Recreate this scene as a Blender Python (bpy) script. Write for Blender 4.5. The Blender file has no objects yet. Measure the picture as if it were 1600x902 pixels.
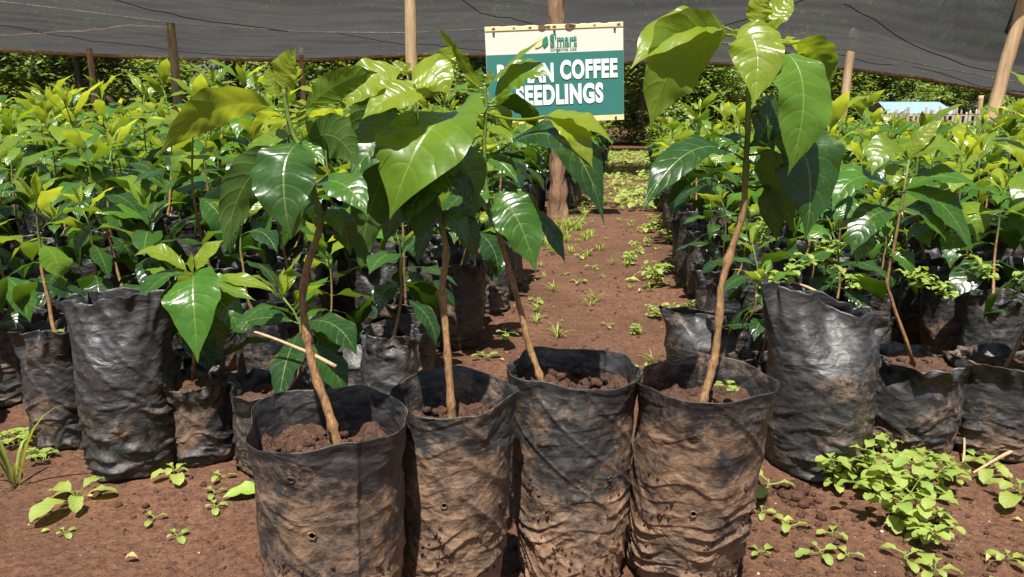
import bpy, math, random
import numpy as np
from mathutils import Vector, noise as mn
R = math.radians
random.seed(7)
S = bpy.context.scene
col = S.collection

# ---------------------------------------------------------------- camera, light
CZ, PITCH, F = 0.49, math.atan(261 / 1186), 1186.0
cam = bpy.data.objects.new('camera', bpy.data.cameras.new('camera'))
col.objects.link(cam)
cam.location = (0, 0, CZ)
cam.rotation_euler = (R(90) - PITCH, 0, 0)
cam.data.sensor_width = 36
cam.data.lens = 36 * F / 1600
cam.data.clip_start = 0.02
cam.data.clip_end = 2000
S.camera = cam

SUN_EL, SUN_AZ = 66, 8          # behind the camera, a little to the left
w = bpy.data.worlds.new('World'); S.world = w; w.use_nodes = True
nt = w.node_tree
sky = nt.nodes.new('ShaderNodeTexSky'); sky.sky_type = 'NISHITA'; sky.sun_disc = False
sky.sun_elevation = R(SUN_EL); sky.sun_rotation = R(180 + SUN_AZ)
sky.air_density = 1.0; sky.dust_density = 2.0
bg = nt.nodes['Background']; bg.inputs[1].default_value = 0.05
nt.links.new(sky.outputs[0], bg.inputs[0])
sl = bpy.data.lights.new('sun', 'SUN'); sl.energy = 5.0; sl.angle = R(0.5); sl.color = (1.0, 0.95, 0.87)
sun = bpy.data.objects.new('sun', sl); col.objects.link(sun)
sun.rotation_euler = (R(90 - SUN_EL), 0, -R(SUN_AZ)); sun.location = (0, -3, 6)
S.view_settings.view_transform = 'Standard'; S.view_settings.look = 'None'
S.view_settings.exposure = 1.15; S.view_settings.gamma = 1
S.render.engine = 'CYCLES'
S.cycles.max_bounces = 8; S.cycles.diffuse_bounces = 3; S.cycles.glossy_bounces = 3
S.cycles.transparent_max_bounces = 10; S.cycles.transmission_bounces = 4
S.cycles.use_denoising = True
S.cycles.caustics_reflective = False; S.cycles.caustics_refractive = False
S.cycles.sample_clamp_indirect = 4

cp, sp = math.cos(PITCH), math.sin(PITCH)
def ray(px, py):
    a, b = (px - 800) / F, (451 - py) / F
    return Vector((a, cp + b * sp, -sp + b * cp))
def pt(px, py, Y):
    r = ray(px, py); return Vector((0, 0, CZ)) + r * (Y / r.y)
def gp(px, py, z=0.0):
    r = ray(px, py); return Vector((0, 0, CZ)) + r * ((z - CZ) / r.z)

def N1(x, y, z=0.0): return mn.noise(Vector((x, y, z)))
def ss(a, b, x):
    t = min(1, max(0, (x - a) / (b - a))); return t * t * (3 - 2 * t)

# ---------------------------------------------------------------- materials
def newmat(name):
    m = bpy.data.materials.new(name); m.use_nodes = True
    t = m.node_tree; b = t.nodes['Principled BSDF']
    return m, t, b
def nd(t, kind, **kw):
    n = t.nodes.new(kind)
    for k, v in kw.items():
        if isinstance(k, str) and k.startswith('i_'): n.inputs[k[2:]].default_value = v
        else: setattr(n, k, v)
    return n
def lk(t, a, b): t.links.new(a, b)
def math_(t, op, a, b=None, c=None, clamp=False):
    n = t.nodes.new('ShaderNodeMath'); n.operation = op; n.use_clamp = clamp
    for i, x in enumerate((a, b, c)):
        if x is None: continue
        if isinstance(x, (int, float)): n.inputs[i].default_value = x
        else: t.links.new(x, n.inputs[i])
    return n.outputs[0]
def ramp(t, fac, stops):
    n = t.nodes.new('ShaderNodeValToRGB'); e = n.color_ramp.elements
    while len(e) < len(stops): e.new(0.5)
    for el, (p, c) in zip(e, stops):
        el.position = p; el.color = tuple(c) + (1,) if len(c) == 3 else c
    t.links.new(fac, n.inputs[0]); return n.outputs[0]
def mixc(t, f, a, b, blend='MIX'):
    n = t.nodes.new('ShaderNodeMix'); n.data_type = 'RGBA'; n.blend_type = blend
    for i, x in ((0, f), (6, a), (7, b)):
        if isinstance(x, (int, float)): n.inputs[i].default_value = x
        elif isinstance(x, (tuple, list)): n.inputs[i].default_value = tuple(x) + (1,)
        else: t.links.new(x, n.inputs[i])
    return n.outputs[2]
def noise_(t, vec, scale, detail=4, rough=0.55, dist=0.0):
    n = t.nodes.new('ShaderNodeTexNoise'); n.inputs['Scale'].default_value = scale
    n.inputs['Detail'].default_value = detail; n.inputs['Roughness'].default_value = rough
    n.inputs['Distortion'].default_value = dist
    if vec is not None: t.links.new(vec, n.inputs['Vector'])
    return n.outputs[0]
def mapping(t, vec, scale, loc=(0, 0, 0)):
    n = t.nodes.new('ShaderNodeMapping'); n.inputs['Scale'].default_value = scale
    n.inputs['Location'].default_value = loc
    t.links.new(vec, n.inputs['Vector']); return n.outputs[0]
def bump(t, h, strength, dist, prev=None):
    n = t.nodes.new('ShaderNodeBump'); n.inputs['Strength'].default_value = strength
    n.inputs['Distance'].default_value = dist; t.links.new(h, n.inputs['Height'])
    if prev is not None: t.links.new(prev, n.inputs['Normal'])
    return n.outputs[0]
def rnd_vec(t, base):
    """object coordinates shifted per object so that copies differ"""
    oi = t.nodes.new('ShaderNodeObjectInfo'); c = t.nodes.new('ShaderNodeCombineXYZ')
    m = math_(t, 'MULTIPLY', oi.outputs['Random'], 37.0)
    t.links.new(m, c.inputs[0]); t.links.new(m, c.inputs[1])
    a = t.nodes.new('ShaderNodeVectorMath'); a.operation = 'ADD'
    t.links.new(base, a.inputs[0]); t.links.new(c.outputs[0], a.inputs[1])
    return a.outputs[0], oi.outputs['Random']

def leaf_material(name, dark, mid, young, under=(0.085, 0.14, 0.03), trans=0.34, veins=9, rough=0.25, spots=True):
    m, t, b = newmat(name)
    at = nd(t, 'ShaderNodeAttribute', attribute_name='tint')
    sep = nd(t, 'ShaderNodeSeparateColor'); lk(t, at.outputs['Color'], sep.inputs[0])
    age, rnd = sep.outputs[0], sep.outputs[1]
    uv = nd(t, 'ShaderNodeUVMap'); sx = nd(t, 'ShaderNodeSeparateXYZ'); lk(t, uv.outputs[0], sx.inputs[0])
    u = sx.outputs[0]; v = math_(t, 'ABSOLUTE', math_(t, 'SUBTRACT', math_(t, 'MULTIPLY', sx.outputs[1], 2.0), 1.0))
    geo = nd(t, 'ShaderNodeNewGeometry')
    n1 = noise_(t, geo.outputs['Position'], 28, 3)
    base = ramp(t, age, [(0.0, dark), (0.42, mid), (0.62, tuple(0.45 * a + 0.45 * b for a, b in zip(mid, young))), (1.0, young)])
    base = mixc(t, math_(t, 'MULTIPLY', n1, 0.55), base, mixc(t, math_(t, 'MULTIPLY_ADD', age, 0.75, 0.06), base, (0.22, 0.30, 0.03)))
    # veins
    midrib = math_(t, 'SUBTRACT', 1.0, math_(t, 'MULTIPLY', v, 24.0), clamp=True)
    ph = math_(t, 'FRACT', math_(t, 'ADD', math_(t, 'MULTIPLY', u, float(veins)), math_(t, 'ADD', math_(t, 'MULTIPLY', math_(t, 'POWER', v, 1.4), -1.3), math_(t, 'MULTIPLY', math_(t, 'SUBTRACT', n1, 0.5), 0.9))))
    vd = math_(t, 'ABSOLUTE', math_(t, 'SUBTRACT', ph, 0.5))
    side = math_(t, 'SUBTRACT', 1.0, math_(t, 'MULTIPLY', vd, 13.0), clamp=True)
    vein = math_(t, 'MAXIMUM', midrib, math_(t, 'MULTIPLY', math_(t, 'MULTIPLY', side, math_(t, 'SUBTRACT', 1.0, v)), 0.38))
    base = mixc(t, math_(t, 'MULTIPLY', vein, 0.5), base, (0.30, 0.36, 0.09))
    if spots:
        ns = noise_(t, geo.outputs['Position'], 210, 2)
        sp_ = math_(t, 'MULTIPLY', math_(t, 'SUBTRACT', ns, 0.64), 9.0, clamp=True)
        base = mixc(t, math_(t, 'MULTIPLY', sp_, 0.5), base, (0.16, 0.12, 0.04))
        nb = noise_(t, geo.outputs['Position'], 17, 4)
        edge = math_(t, 'MULTIPLY', math_(t, 'SUBTRACT', math_(t, 'ADD', nb, math_(t, 'MULTIPLY', v, 0.22)), 0.81), 7.0, clamp=True)
        base = mixc(t, math_(t, 'MULTIPLY', edge, 0.8), base, (0.20, 0.12, 0.04))
    oi = nd(t, 'ShaderNodeObjectInfo')
    base = mixc(t, math_(t, 'MULTIPLY', oi.outputs['Random'], 0.45), base, mixc(t, 1.0, base, (0.62, 0.66, 0.5), 'MULTIPLY'))
    ucol = mixc(t, 0.4, base, under)
    colr = mixc(t, geo.outputs['Backfacing'], base, ucol)
    lk(t, colr, b.inputs['Base Color'])
    dust = noise_(t, geo.outputs['Position'], 60, 4)
    ro = math_(t, 'ADD', math_(t, 'ADD', math_(t, 'MULTIPLY', geo.outputs['Backfacing'], 0.3), rough), math_(t, 'MULTIPLY', math_(t, 'SUBTRACT', dust, 0.45), 0.55), clamp=True)
    lk(t, ro, b.inputs['Roughness'])
    lk(t, math_(t, 'MULTIPLY_ADD', geo.outputs['Backfacing'], -0.36, 0.46), b.inputs['Specular IOR Level'])
    h = math_(t, 'SUBTRACT', math_(t, 'MULTIPLY', math_(t, 'SUBTRACT', 0.0, math_(t, 'POWER', math_(t, 'SUBTRACT', 1.0, math_(t, 'MULTIPLY', vd, 2.0)), 3.0)), 0.9), math_(t, 'MULTIPLY', midrib, 0.9))
    h = math_(t, 'ADD', h, math_(t, 'MULTIPLY', dust, 0.25))
    nrm = bump(t, noise_(t, geo.outputs['Position'], 60, 2), 0.25, 0.003, bump(t, h, 0.26, 0.0022)); lk(t, nrm, b.inputs['Normal'])
    tr = nd(t, 'ShaderNodeBsdfTranslucent')
    tc = mixc(t, age, (0.16, 0.36, 0.012), (0.60, 0.66, 0.04))
    tc = mixc(t, math_(t, 'MULTIPLY', vein, 0.45), tc, (0.12, 0.16, 0.02))
    lk(t, tc, tr.inputs[0])
    mx = nd(t, 'ShaderNodeMixShader')
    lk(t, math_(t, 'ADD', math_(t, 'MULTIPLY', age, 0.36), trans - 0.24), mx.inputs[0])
    lk(t, b.outputs[0], mx.inputs[1]); lk(t, tr.outputs[0], mx.inputs[2])
    lk(t, mx.outputs[0], t.nodes['Material Output'].inputs[0])
    return m
M = {}
M['leaf'] = leaf_material('coffee_leaf', (0.006, 0.027, 0.008), (0.026, 0.110, 0.010), (0.22, 0.275, 0.022))
M['weed'] = leaf_material('weed_leaf', (0.05, 0.12, 0.02), (0.17, 0.27, 0.05), (0.36, 0.43, 0.11), rough=0.5, spots=False, veins=6)
M['treeleaf'] = leaf_material('tree_leaf', (0.06, 0.11, 0.04), (0.16, 0.26, 0.08), (0.38, 0.44, 0.17), rough=0.5, spots=False, trans=0.40)

def bag_material(name, dirt_top, dirt_low, hscale=0.24, tan=(0.25, 0.150, 0.085)):
    m, t, b = newmat(name)
    tc = nd(t, 'ShaderNodeTexCoord'); ov = tc.outputs['Object']
    vec, rnd = rnd_vec(t, ov)
    sx = nd(t, 'ShaderNodeSeparateXYZ'); lk(t, ov, sx.inputs[0])
    zf = math_(t, 'DIVIDE', sx.outputs[2], hscale, clamp=True)
    big = noise_(t, mapping(t, vec, (1, 1, 1.4)), 11, 7, 0.62, 0.6)
    fine = noise_(t, vec, 160, 5, 0.7)
    lev = math_(t, 'MULTIPLY_ADD', math_(t, 'SUBTRACT', 1.0, zf), dirt_low - dirt_top, dirt_top)
    d = math_(t, 'ADD', math_(t, 'MULTIPLY', math_(t, 'SUBTRACT', big, 0.5), 3.0), lev)
    d = math_(t, 'ADD', d, math_(t, 'MULTIPLY', math_(t, 'SUBTRACT', noise_(t, vec, 48, 6, 0.7, 1.0), 0.5), 1.8))
    d = math_(t, 'ADD', d, math_(t, 'MULTIPLY', math_(t, 'SUBTRACT', fine, 0.5), 1.2), clamp=True)
    scr = noise_(t, mapping(t, vec, (1, 1, 2.6)), 42, 4, 0.6, 1.2)
    plast = mixc(t, math_(t, 'MULTIPLY', math_(t, 'SUBTRACT', scr, 0.38), 1.8, clamp=True), (0.012, 0.012, 0.013), (0.072, 0.071, 0.070))
    tanc = mixc(t, noise_(t, vec, 30, 5, 0.65), mixc(t, 0.6, tan, (0.05, 0.035, 0.025)), tuple(min(1, c * 1.35) for c in tan))
    lk(t, mixc(t, math_(t, 'MULTIPLY', d, 0.88), plast, tanc), b.inputs['Base Color'])
    lk(t, math_(t, 'ADD', math_(t, 'MULTIPLY', d, 0.42), math_(t, 'MULTIPLY_ADD', scr, 0.35, 0.33)), b.inputs['Roughness'])
    b.inputs['Specular IOR Level'].default_value = 0.55
    # crumple bump
    wrp = noise_(t, mapping(t, vec, (1, 1, 1.7)), 17, 2, 0.5, 1.2)
    rid = math_(t, 'ABSOLUTE', math_(t, 'SUBTRACT', wrp, 0.5))
    msk = noise_(t, vec, 9, 2)
    n1 = bump(t, math_(t, 'MULTIPLY', rid, ramp(t, msk, [(.38, (0,0,0)), (.62, (1,1,1))])), 0.55, 0.012)
    wr2 = noise_(t, mapping(t, vec, (1, 1, 1.6)), 75, 4, 0.6, 0.8)
    vc = nd(t, 'ShaderNodeTexVoronoi'); vc.inputs['Scale'].default_value = 34
    dv = nd(t, 'ShaderNodeVectorMath', operation='ADD'); nz = nd(t, 'ShaderNodeTexNoise'); nz.inputs['Scale'].default_value = 22; lk(t, vec, nz.inputs['Vector'])
    sc_ = nd(t, 'ShaderNodeVectorMath', operation='SCALE'); sc_.inputs['Scale'].default_value = .05; lk(t, nz.outputs['Color'], sc_.inputs[0])
    lk(t, mapping(t, vec, (1, 1, 1.8)), dv.inputs[0]); lk(t, sc_.outputs[0], dv.inputs[1]); lk(t, dv.outputs[0], vc.inputs['Vector'])
    n1 = bump(t, vc.outputs['Distance'], 0.22, 0.010, n1)
    n2 = bump(t, math_(t, 'ABSOLUTE', math_(t, 'SUBTRACT', wr2, 0.5)), 0.28, 0.004, n1)
    n3 = bump(t, math_(t, 'MULTIPLY', math_(t, 'ADD', fine, noise_(t, vec, 55, 3)), d), 0.5, 0.0016, n2)
    lk(t, n3, b.inputs['Normal'])
    return m
M['bag_muddy'] = bag_material('muddy_black_polythene', -0.10, 0.92, 0.235, (0.31, 0.182, 0.100))
M['bag_mid'] = bag_material('black_polythene', -0.5, 0.30, 0.24)
M['bag_clean'] = bag_material('black_polythene_clean', -0.55, 0.10, 0.28)

def soil_material(name, c1, c2, c3, scale=1.0, bs=1.0):
    m, t, b = newmat(name)
    geo = nd(t, 'ShaderNodeNewGeometry'); P = geo.outputs['Position']
    a = noise_(t, P, 2.6 * scale, 8, 0.7); f = noise_(t, P, 95 * scale, 6, 0.72); g = noise_(t, P, 420, 3, 0.7)
    base = mixc(t, ramp(t, a, [(0.35, (0, 0, 0)), (0.65, (1, 1, 1))]), c1, c2)
    base = mixc(t, ramp(t, f, [(0.42, (0, 0, 0)), (0.68, (1, 1, 1))]), base, c3)
    sp_ = math_(t, 'MULTIPLY', math_(t, 'SUBTRACT', g, 0.69), 12, clamp=True)
    base = mixc(t, math_(t, 'MULTIPLY', sp_, 0.6), base, (0.42, 0.30, 0.19))
    lk(t, base, b.inputs['Base Color']); b.inputs['Roughness'].default_value = 0.9
    b.inputs['Specular IOR Level'].default_value = 0.25
    n1 = bump(t, noise_(t, P, 34 * scale, 6, 0.7), 1.0 * bs, 0.022)
    vo = nd(t, 'ShaderNodeTexVoronoi'); vo.inputs['Scale'].default_value = 150; lk(t, P, vo.inputs['Vector'])
    n2 = bump(t, vo.outputs['Distance'], 0.5 * bs, -0.004, n1)
    n3 = bump(t, g, 0.6 * bs, 0.002, n2); lk(t, n3, b.inputs['Normal'])
    return m
M['soil'] = soil_material('red_soil', (0.100, 0.046, 0.025), (0.195, 0.098, 0.056), (0.060, 0.028, 0.018))
M['potting'] = soil_material('potting_soil', (0.075, 0.038, 0.024), (0.12, 0.062, 0.038), (0.04, 0.022, 0.015))
M['clod'] = soil_material('soil_clod', (0.115, 0.055, 0.034), (0.085, 0.040, 0.026), (0.06, 0.028, 0.019))

def wood_material(name, c1, c2, sc=(60, 60, 6), green=None, rough=0.75, bd=0.004):
    m, t, b = newmat(name)
    tc = nd(t, 'ShaderNodeTexCoord'); vec, rnd = rnd_vec(t, tc.outputs['Object'])
    n = noise_(t, mapping(t, vec, sc), 1.0, 6, 0.65, 0.4)
    n2 = noise_(t, vec, 9, 3)
    c = mixc(t, ramp(t, n, [(0.35, (0, 0, 0)), (0.68, (1, 1, 1))]), c1, c2)
    c = mixc(t, math_(t, 'MULTIPLY', n2, 0.5), c, tuple(x * 0.45 for x in c1))
    if green:
        at = nd(t, 'ShaderNodeAttribute', attribute_name='tint')
        s = nd(t, 'ShaderNodeSeparateColor'); lk(t, at.outputs['Color'], s.inputs[0])
        c = mixc(t, s.outputs[0], c, green)
    lk(t, c, b.inputs['Base Color']); b.inputs['Roughness'].default_value = rough
    lk(t, bump(t, n, 0.8, bd), b.inputs['Normal'])
    return m
M['stem'] = wood_material('seedling_stem', (0.15, 0.075, 0.03), (0.46, 0.27, 0.12), (420, 420, 130), green=(0.09, 0.15, 0.02), bd=0.0012, rough=0.6)
M['pole'] = wood_material('wooden_pole', (0.34, 0.21, 0.11), (0.62, 0.45, 0.26), (26, 26, 2.2))
M['bark'] = wood_material('tree_bark', (0.09, 0.07, 0.05), (0.2, 0.16, 0.12), (10, 10, 2))
M['stake'] = wood_material('fence_stake', (0.25, 0.20, 0.16), (0.50, 0.42, 0.35), (30, 30, 3))
M['twig'] = wood_material('dry_twig', (0.3, 0.19, 0.1), (0.55, 0.4, 0.24), (300, 300, 60), bd=0.001)

def plain(name, c, rough=0.6, n_amt=0.2, spec=0.4, nsc=30, metal=0.0):
    m, t, b = newmat(name)
    tc = nd(t, 'ShaderNodeTexCoord')
    n = noise_(t, tc.outputs['Object'], nsc, 5, 0.65)
    lk(t, mixc(t, math_(t, 'MULTIPLY', n, n_amt * 2), c, tuple(x * 0.4 for x in c)), b.inputs['Base Color'])
    b.inputs['Roughness'].default_value = rough; b.inputs['Specular IOR Level'].default_value = spec
    b.inputs['Metallic'].default_value = metal
    return m
M['white'] = plain('sign_white_paint', (0.68, 0.66, 0.57), 0.6, 0.2, nsc=6)
M['green'] = plain('sign_green_paint', (0.03, 0.170, 0.145), 0.6, 0.22, nsc=5)
M['yellow'] = plain('sign_yellow_paint', (0.72, 0.63, 0.33), 0.55, 0.2)
M['letter'] = plain('sign_letter_paint', (0.80, 0.80, 0.76), 0.5, 0.05)
M['logo'] = plain('sign_logo_green', (0.02, 0.20, 0.13), 0.5, 0.05)
M['rust'] = plain('sign_rust', (0.20, 0.09, 0.04), 0.8, 0.4, nsc=60)
M['cord'] = plain('white_cord', (0.75, 0.74, 0.70), 0.7, 0.1)
M['roof'] = plain('painted_sheet_roof', (0.20, 0.31, 0.42), 0.65, 0.25, nsc=2)
M['housewall'] = plain('house_wall', (0.45, 0.40, 0.34), 0.8, 0.2)
M['pebble'] = plain('pale_pebble', (0.48, 0.36, 0.24), 0.7, 0.3, nsc=200)
M['dryleaf'] = plain('dry_leaf', (0.45, 0.30, 0.10), 0.6, 0.3, nsc=80)
M['yleaf'] = leaf_material('fallen_leaf_green', (0.2, 0.3, 0.05), (0.3, 0.4, 0.06), (0.45, 0.5, 0.12), rough=0.5, spots=False)

def net_material(net_t, nm='shade_net'):
    m, t, b = newmat(nm)
    geo = nd(t, 'ShaderNodeNewGeometry'); P = geo.outputs['Position']
    st = noise_(t, mapping(t, P, (1.2, 14, 1.2)), 2.0, 5, 0.6)
    fi = noise_(t, mapping(t, P, (45, 5, 5)), 1.0, 4, 0.7)
    bd = noise_(t, mapping(t, P, (.5, 2.2, .5)), 1.0, 3, .5, .6)
    lk(t, mixc(t, ramp(t, math_(t, 'MULTIPLY', math_(t, 'ADD', st, bd), .5), [(.38, (0,0,0)), (.62, (1,1,1))]), (0.016, 0.016, 0.017), (0.085, 0.085, 0.087)), b.inputs['Base Color'])
    b.inputs['Roughness'].default_value = 0.7
    b.inputs['Specular IOR Level'].default_value = 0.2
    lk(t, bump(t, math_(t, 'ADD', st, math_(t, 'MULTIPLY', fi, 0.5)), 1.0, 0.12), b.inputs['Normal'])
    tr = nd(t, 'ShaderNodeBsdfTransparent'); tr.inputs[0].default_value = (0.95, 0.9, 0.84, 1)
    tl = nd(t, 'ShaderNodeBsdfTranslucent'); tl.inputs[0].default_value = (0.05, 0.05, 0.05, 1)
    m1 = nd(t, 'ShaderNodeMixShader'); m1.inputs[0].default_value = 0.75
    lk(t, b.outputs[0], m1.inputs[1]); lk(t, tl.outputs[0], m1.inputs[2])
    m2 = nd(t, 'ShaderNodeMixShader')
    fa = math_(t, 'ADD', math_(t, 'MULTIPLY', math_(t, 'SUBTRACT', fi, 0.5), 0.55), math_(t, 'MULTIPLY', math_(t, 'SUBTRACT', bd, 0.5), 0.30))
    lk(t, math_(t, 'ADD', math_(t, 'ADD', fa, math_(t, 'MULTIPLY', math_(t, 'SUBTRACT', st, 0.5), 0.3)), net_t, None, True), m2.inputs[0])
    lk(t, m1.outputs[0], m2.inputs[1]); lk(t, tr.outputs[0], m2.inputs[2])
    lk(t, m2.outputs[0], t.nodes['Material Output'].inputs[0])
    return m
NET_T = 0.045
M['net'] = net_material(NET_T)

# ---------------------------------------------------------------- mesh helpers
class MB:
    def __init__(s): s.v = []; s.f = []; s.uv = []; s.a = []
    def add(s, vs, fs, uvs=None, tint=(0.5, 0.5, 0)):
        o = len(s.v); s.v += [tuple(p) for p in vs]; s.f += [tuple(i + o for i in f) for f in fs]
        s.uv += uvs if uvs else [(0, 0)] * len(vs)
        s.a += tint if isinstance(tint, list) else [tint] * len(vs)
    def tube(s, pts, rad, seg=8, tint=(0, 0, 0), cap=True, jit=0.0):
        pts = [Vector(p) for p in pts]; vs, fs, ts = [], [], []
        n = len(pts); ref = Vector((0.31, 0.17, 0.9))
        for i, p in enumerate(pts):
            d = (pts[min(i + 1, n - 1)] - pts[max(i - 1, 0)]).normalized()
            if i == 0:
                if abs(d.dot(ref)) > 0.95: ref = Vector((1, 0, 0))
                sx = d.cross(ref).normalized()
            sx = (sx - d * sx.dot(d)).normalized(); sy = d.cross(sx)
            r = rad[i] if isinstance(rad, (list, tuple)) else rad
            for k in range(seg):
                a = 2 * math.pi * k / seg
                rr = r * (1 + jit * N1(p.x * 90 + k * 2.1, p.y * 90, p.z * 90 + k))
                vs.append(p + sx * (rr * math.cos(a)) + sy * (rr * math.sin(a)))
                ts.append(tint[i] if isinstance(tint, list) else tint)
        for i in range(n - 1):
            for k in range(seg):
                k2 = (k + 1) % seg
                fs.append((i * seg + k, i * seg + k2, (i + 1) * seg + k2, (i + 1) * seg + k))
        if cap:
            fs.append(tuple(range(seg))[::-1]); fs.append(tuple((n - 1) * seg + k for k in range(seg)))
        s.add(vs, fs, None, ts)
    def box(s, c, h, rz=0.0, rx=0.0, tint=(0, 0, 0)):
        vs = []
        for x in (-1, 1):
            for y in (-1, 1):
                for z in (-1, 1):
                    v = Vector((x * h[0], y * h[1], z * h[2]))
                    if rx: v = Vector((v.x, v.y * math.cos(rx) - v.z * math.sin(rx), v.y * math.sin(rx) + v.z * math.cos(rx)))
                    if rz: v = Vector((v.x * math.cos(rz) - v.y * math.sin(rz), v.x * math.sin(rz) + v.y * math.cos(rz), v.z))
                    vs.append(v + Vector(c))
        s.add(vs, [(0, 1, 3, 2), (4, 6, 7, 5), (0, 4, 5, 1), (2, 3, 7, 6), (0, 2, 6, 4), (1, 5, 7, 3)], None, tint)
    def lump(s, c, r, seed=0, squash=0.7, tint=(0, 0, 0)):
        vs = []; c = Vector(c)
        for p in ICO_V:
            k = 1 + 0.95 * mn.noise(Vector(p) * 1.7 + Vector((seed * 3.7, seed, 0)))
            vs.append(c + Vector((p[0] * r * k, p[1] * r * k, p[2] * r * k * squash)))
        s.add(vs, ICO_F, None, tint)
    def mesh(s, name):
        me = bpy.data.meshes.new(name); me.from_pydata(s.v, [], s.f)
        if me.loops:
            li = np.empty(len(me.loops), dtype=np.int32); me.loops.foreach_get('vertex_index', li)
            uvl = me.uv_layers.new(name='UVMap')
            uvl.data.foreach_set('uv', np.array(s.uv, dtype=np.float32)[li].ravel())
            ca = me.color_attributes.new('tint', 'FLOAT_COLOR', 'POINT')
            a = np.ones((len(s.v), 4), dtype=np.float32); a[:, :3] = np.array(s.a, dtype=np.float32)
            ca.data.foreach_set('color', a.ravel())
        return me
    def build(s, name, mat, parent=None, loc=(0, 0, 0), smooth=True):
        me = s.mesh(name); me.materials.append(mat)
        me.polygons.foreach_set('use_smooth', [smooth] * len(me.polygons))
        o = bpy.data.objects.new(name, me); col.objects.link(o); o.location = loc
        if parent: o.parent = parent
        return o
import bmesh
_b = bmesh.new(); bmesh.ops.create_icosphere(_b, subdivisions=1, radius=1)
ICO_V = [tuple(v.co) for v in _b.verts]; ICO_F = [tuple(v.index for v in f.verts) for f in _b.faces]; _b.free()

def tag(o, label=None, cat=None, group=None, kind=None):
    if label: o['label'] = label
    if cat: o['category'] = cat
    if group: o['group'] = group
    if kind: o['kind'] = kind
    return o
def empty(name, loc=(0, 0, 0), rz=0.0):
    o = bpy.data.objects.new(name, None); o.empty_display_size = 0.05
    col.objects.link(o); o.location = loc; o.rotation_euler = (0, 0, rz); return o
def children(o): return [c for c in KIDS.get(o.name, [])]
KIDS = {}
def copy_thing(o, kids):
    c = o.copy(); col.objects.link(c); c.parent = None
    for ch, gk in kids:
        d = ch.copy(); col.objects.link(d); d.parent = c
        for g in gk:
            e = g.copy(); col.objects.link(e); e.parent = d
    return c

# ---------------------------------------------------------------- ground
def gh(x, y):
    d = math.hypot(x, y)
    k = 1.0 if d < 6 else max(0.0, 1 - (d - 6) / 8)
    if k <= 0: return -0.01
    h = 0.010 * N1(x * 2.1, y * 2.1, 3) + 0.006 * N1(x * 9, y * 9, 7)
    cl = N1(x * 26, y * 26, 1) 
    rough = 0.35 + 1.3 * ss(-0.1, 0.35, N1(x * 1.7 + 4, y * 1.7, 9))
    h += 0.0050 * rough * cl + 0.0045 * rough * max(0, N1(x * 55, y * 55, 5))
    # path is trodden a little lower
    return h * k - 0.006
def axis(lo, hi, step, far_lo, far_hi, g=1.13):
    a = list(np.arange(lo, hi + 1e-6, step))
    s = step; x = lo; left = []
    while x > far_lo: s *= g; x -= s; left.append(x)
    s = step; x = a[-1]; right = []
    while x < far_hi: s *= g; x += s; right.append(x)
    return left[::-1] + a + right
xs = axis(-0.95, 1.25, 0.0085, -300, 300); ys = axis(0.42, 2.1, 0.0085, -60, 500, 1.045)
mb = MB()
vs = [(x, y, gh(x, y)) for y in ys for x in xs]
nx = len(xs)
fs = [(j * nx + i, j * nx + i + 1, (j + 1) * nx + i + 1, (j + 1) * nx + i) for j in range(len(ys) - 1) for i in range(nx - 1)]
mb.add(vs, fs); tag(mb.build('ground', M['soil']), kind='structure')

# path edges (the two blocks of bags)
def left_edge(y): return -0.33 + 0.158 * y
def right_edge(y): return 0.14 + 0.165 * y
def free_soil(x, y):
    if y < 0.98: return True
    return left_edge(y) - 0.03 < x < right_edge(y) + 0.03

mb = MB(); n = 0
rc = random.Random(3)
while n < 9000:
    y = 0.45 + 3.2 * rc.random() ** 1.6; x = rc.uniform(-0.75, 0.85) * (0.55 + y * 0.75)
    if not free_soil(x, y) and rc.random() > 0.1: continue
    if N1(x * 3, y * 3, 11) < rc.uniform(-0.5, 0.25): continue
    r = 0.0009 + 0.0050 * rc.random() ** 7
    mb.lump((x, y, gh(x, y) + r * 0.25), r, n % 50, 0.75); n += 1
for (px, py, r, k) in ((1240, 770, 0.010, 26), (1195, 690, 0.008, 14), (1515, 690, 0.007, 14), (900, 590, 0.006, 6), (300, 700, 0.006, 12)):
    c = gp(px, py)
    for i in range(k):
        x = c.x + rc.gauss(0, 0.022); y = c.y + rc.gauss(0, 0.016); rr = r * rc.uniform(0.35, 1.1)
        mb.lump((x, y, gh(x, y) + rr * 0.3), rr, i + 60, 0.8)
tag(mb.build('soil_clods', M['clod']), 'small crumbs and clods of red soil scattered over the ground', 'soil clods', kind='stuff')
mb = MB()
for n in range(1500):
    y = 0.5 + 2.6 * rc.random() ** 1.4; x = rc.uniform(-0.75, 0.85) * (0.55 + y * 0.75)
    if not free_soil(x, y): continue
    r = 0.0006 + 0.0022 * rc.random() ** 3
    mb.lump((x, y, gh(x, y) + r * 0.4), r, n % 40, 0.6)
tag(mb.build('gravel', M['pebble']), 'tiny pale grit strewn over the red soil', 'gravel', kind='stuff')

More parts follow.
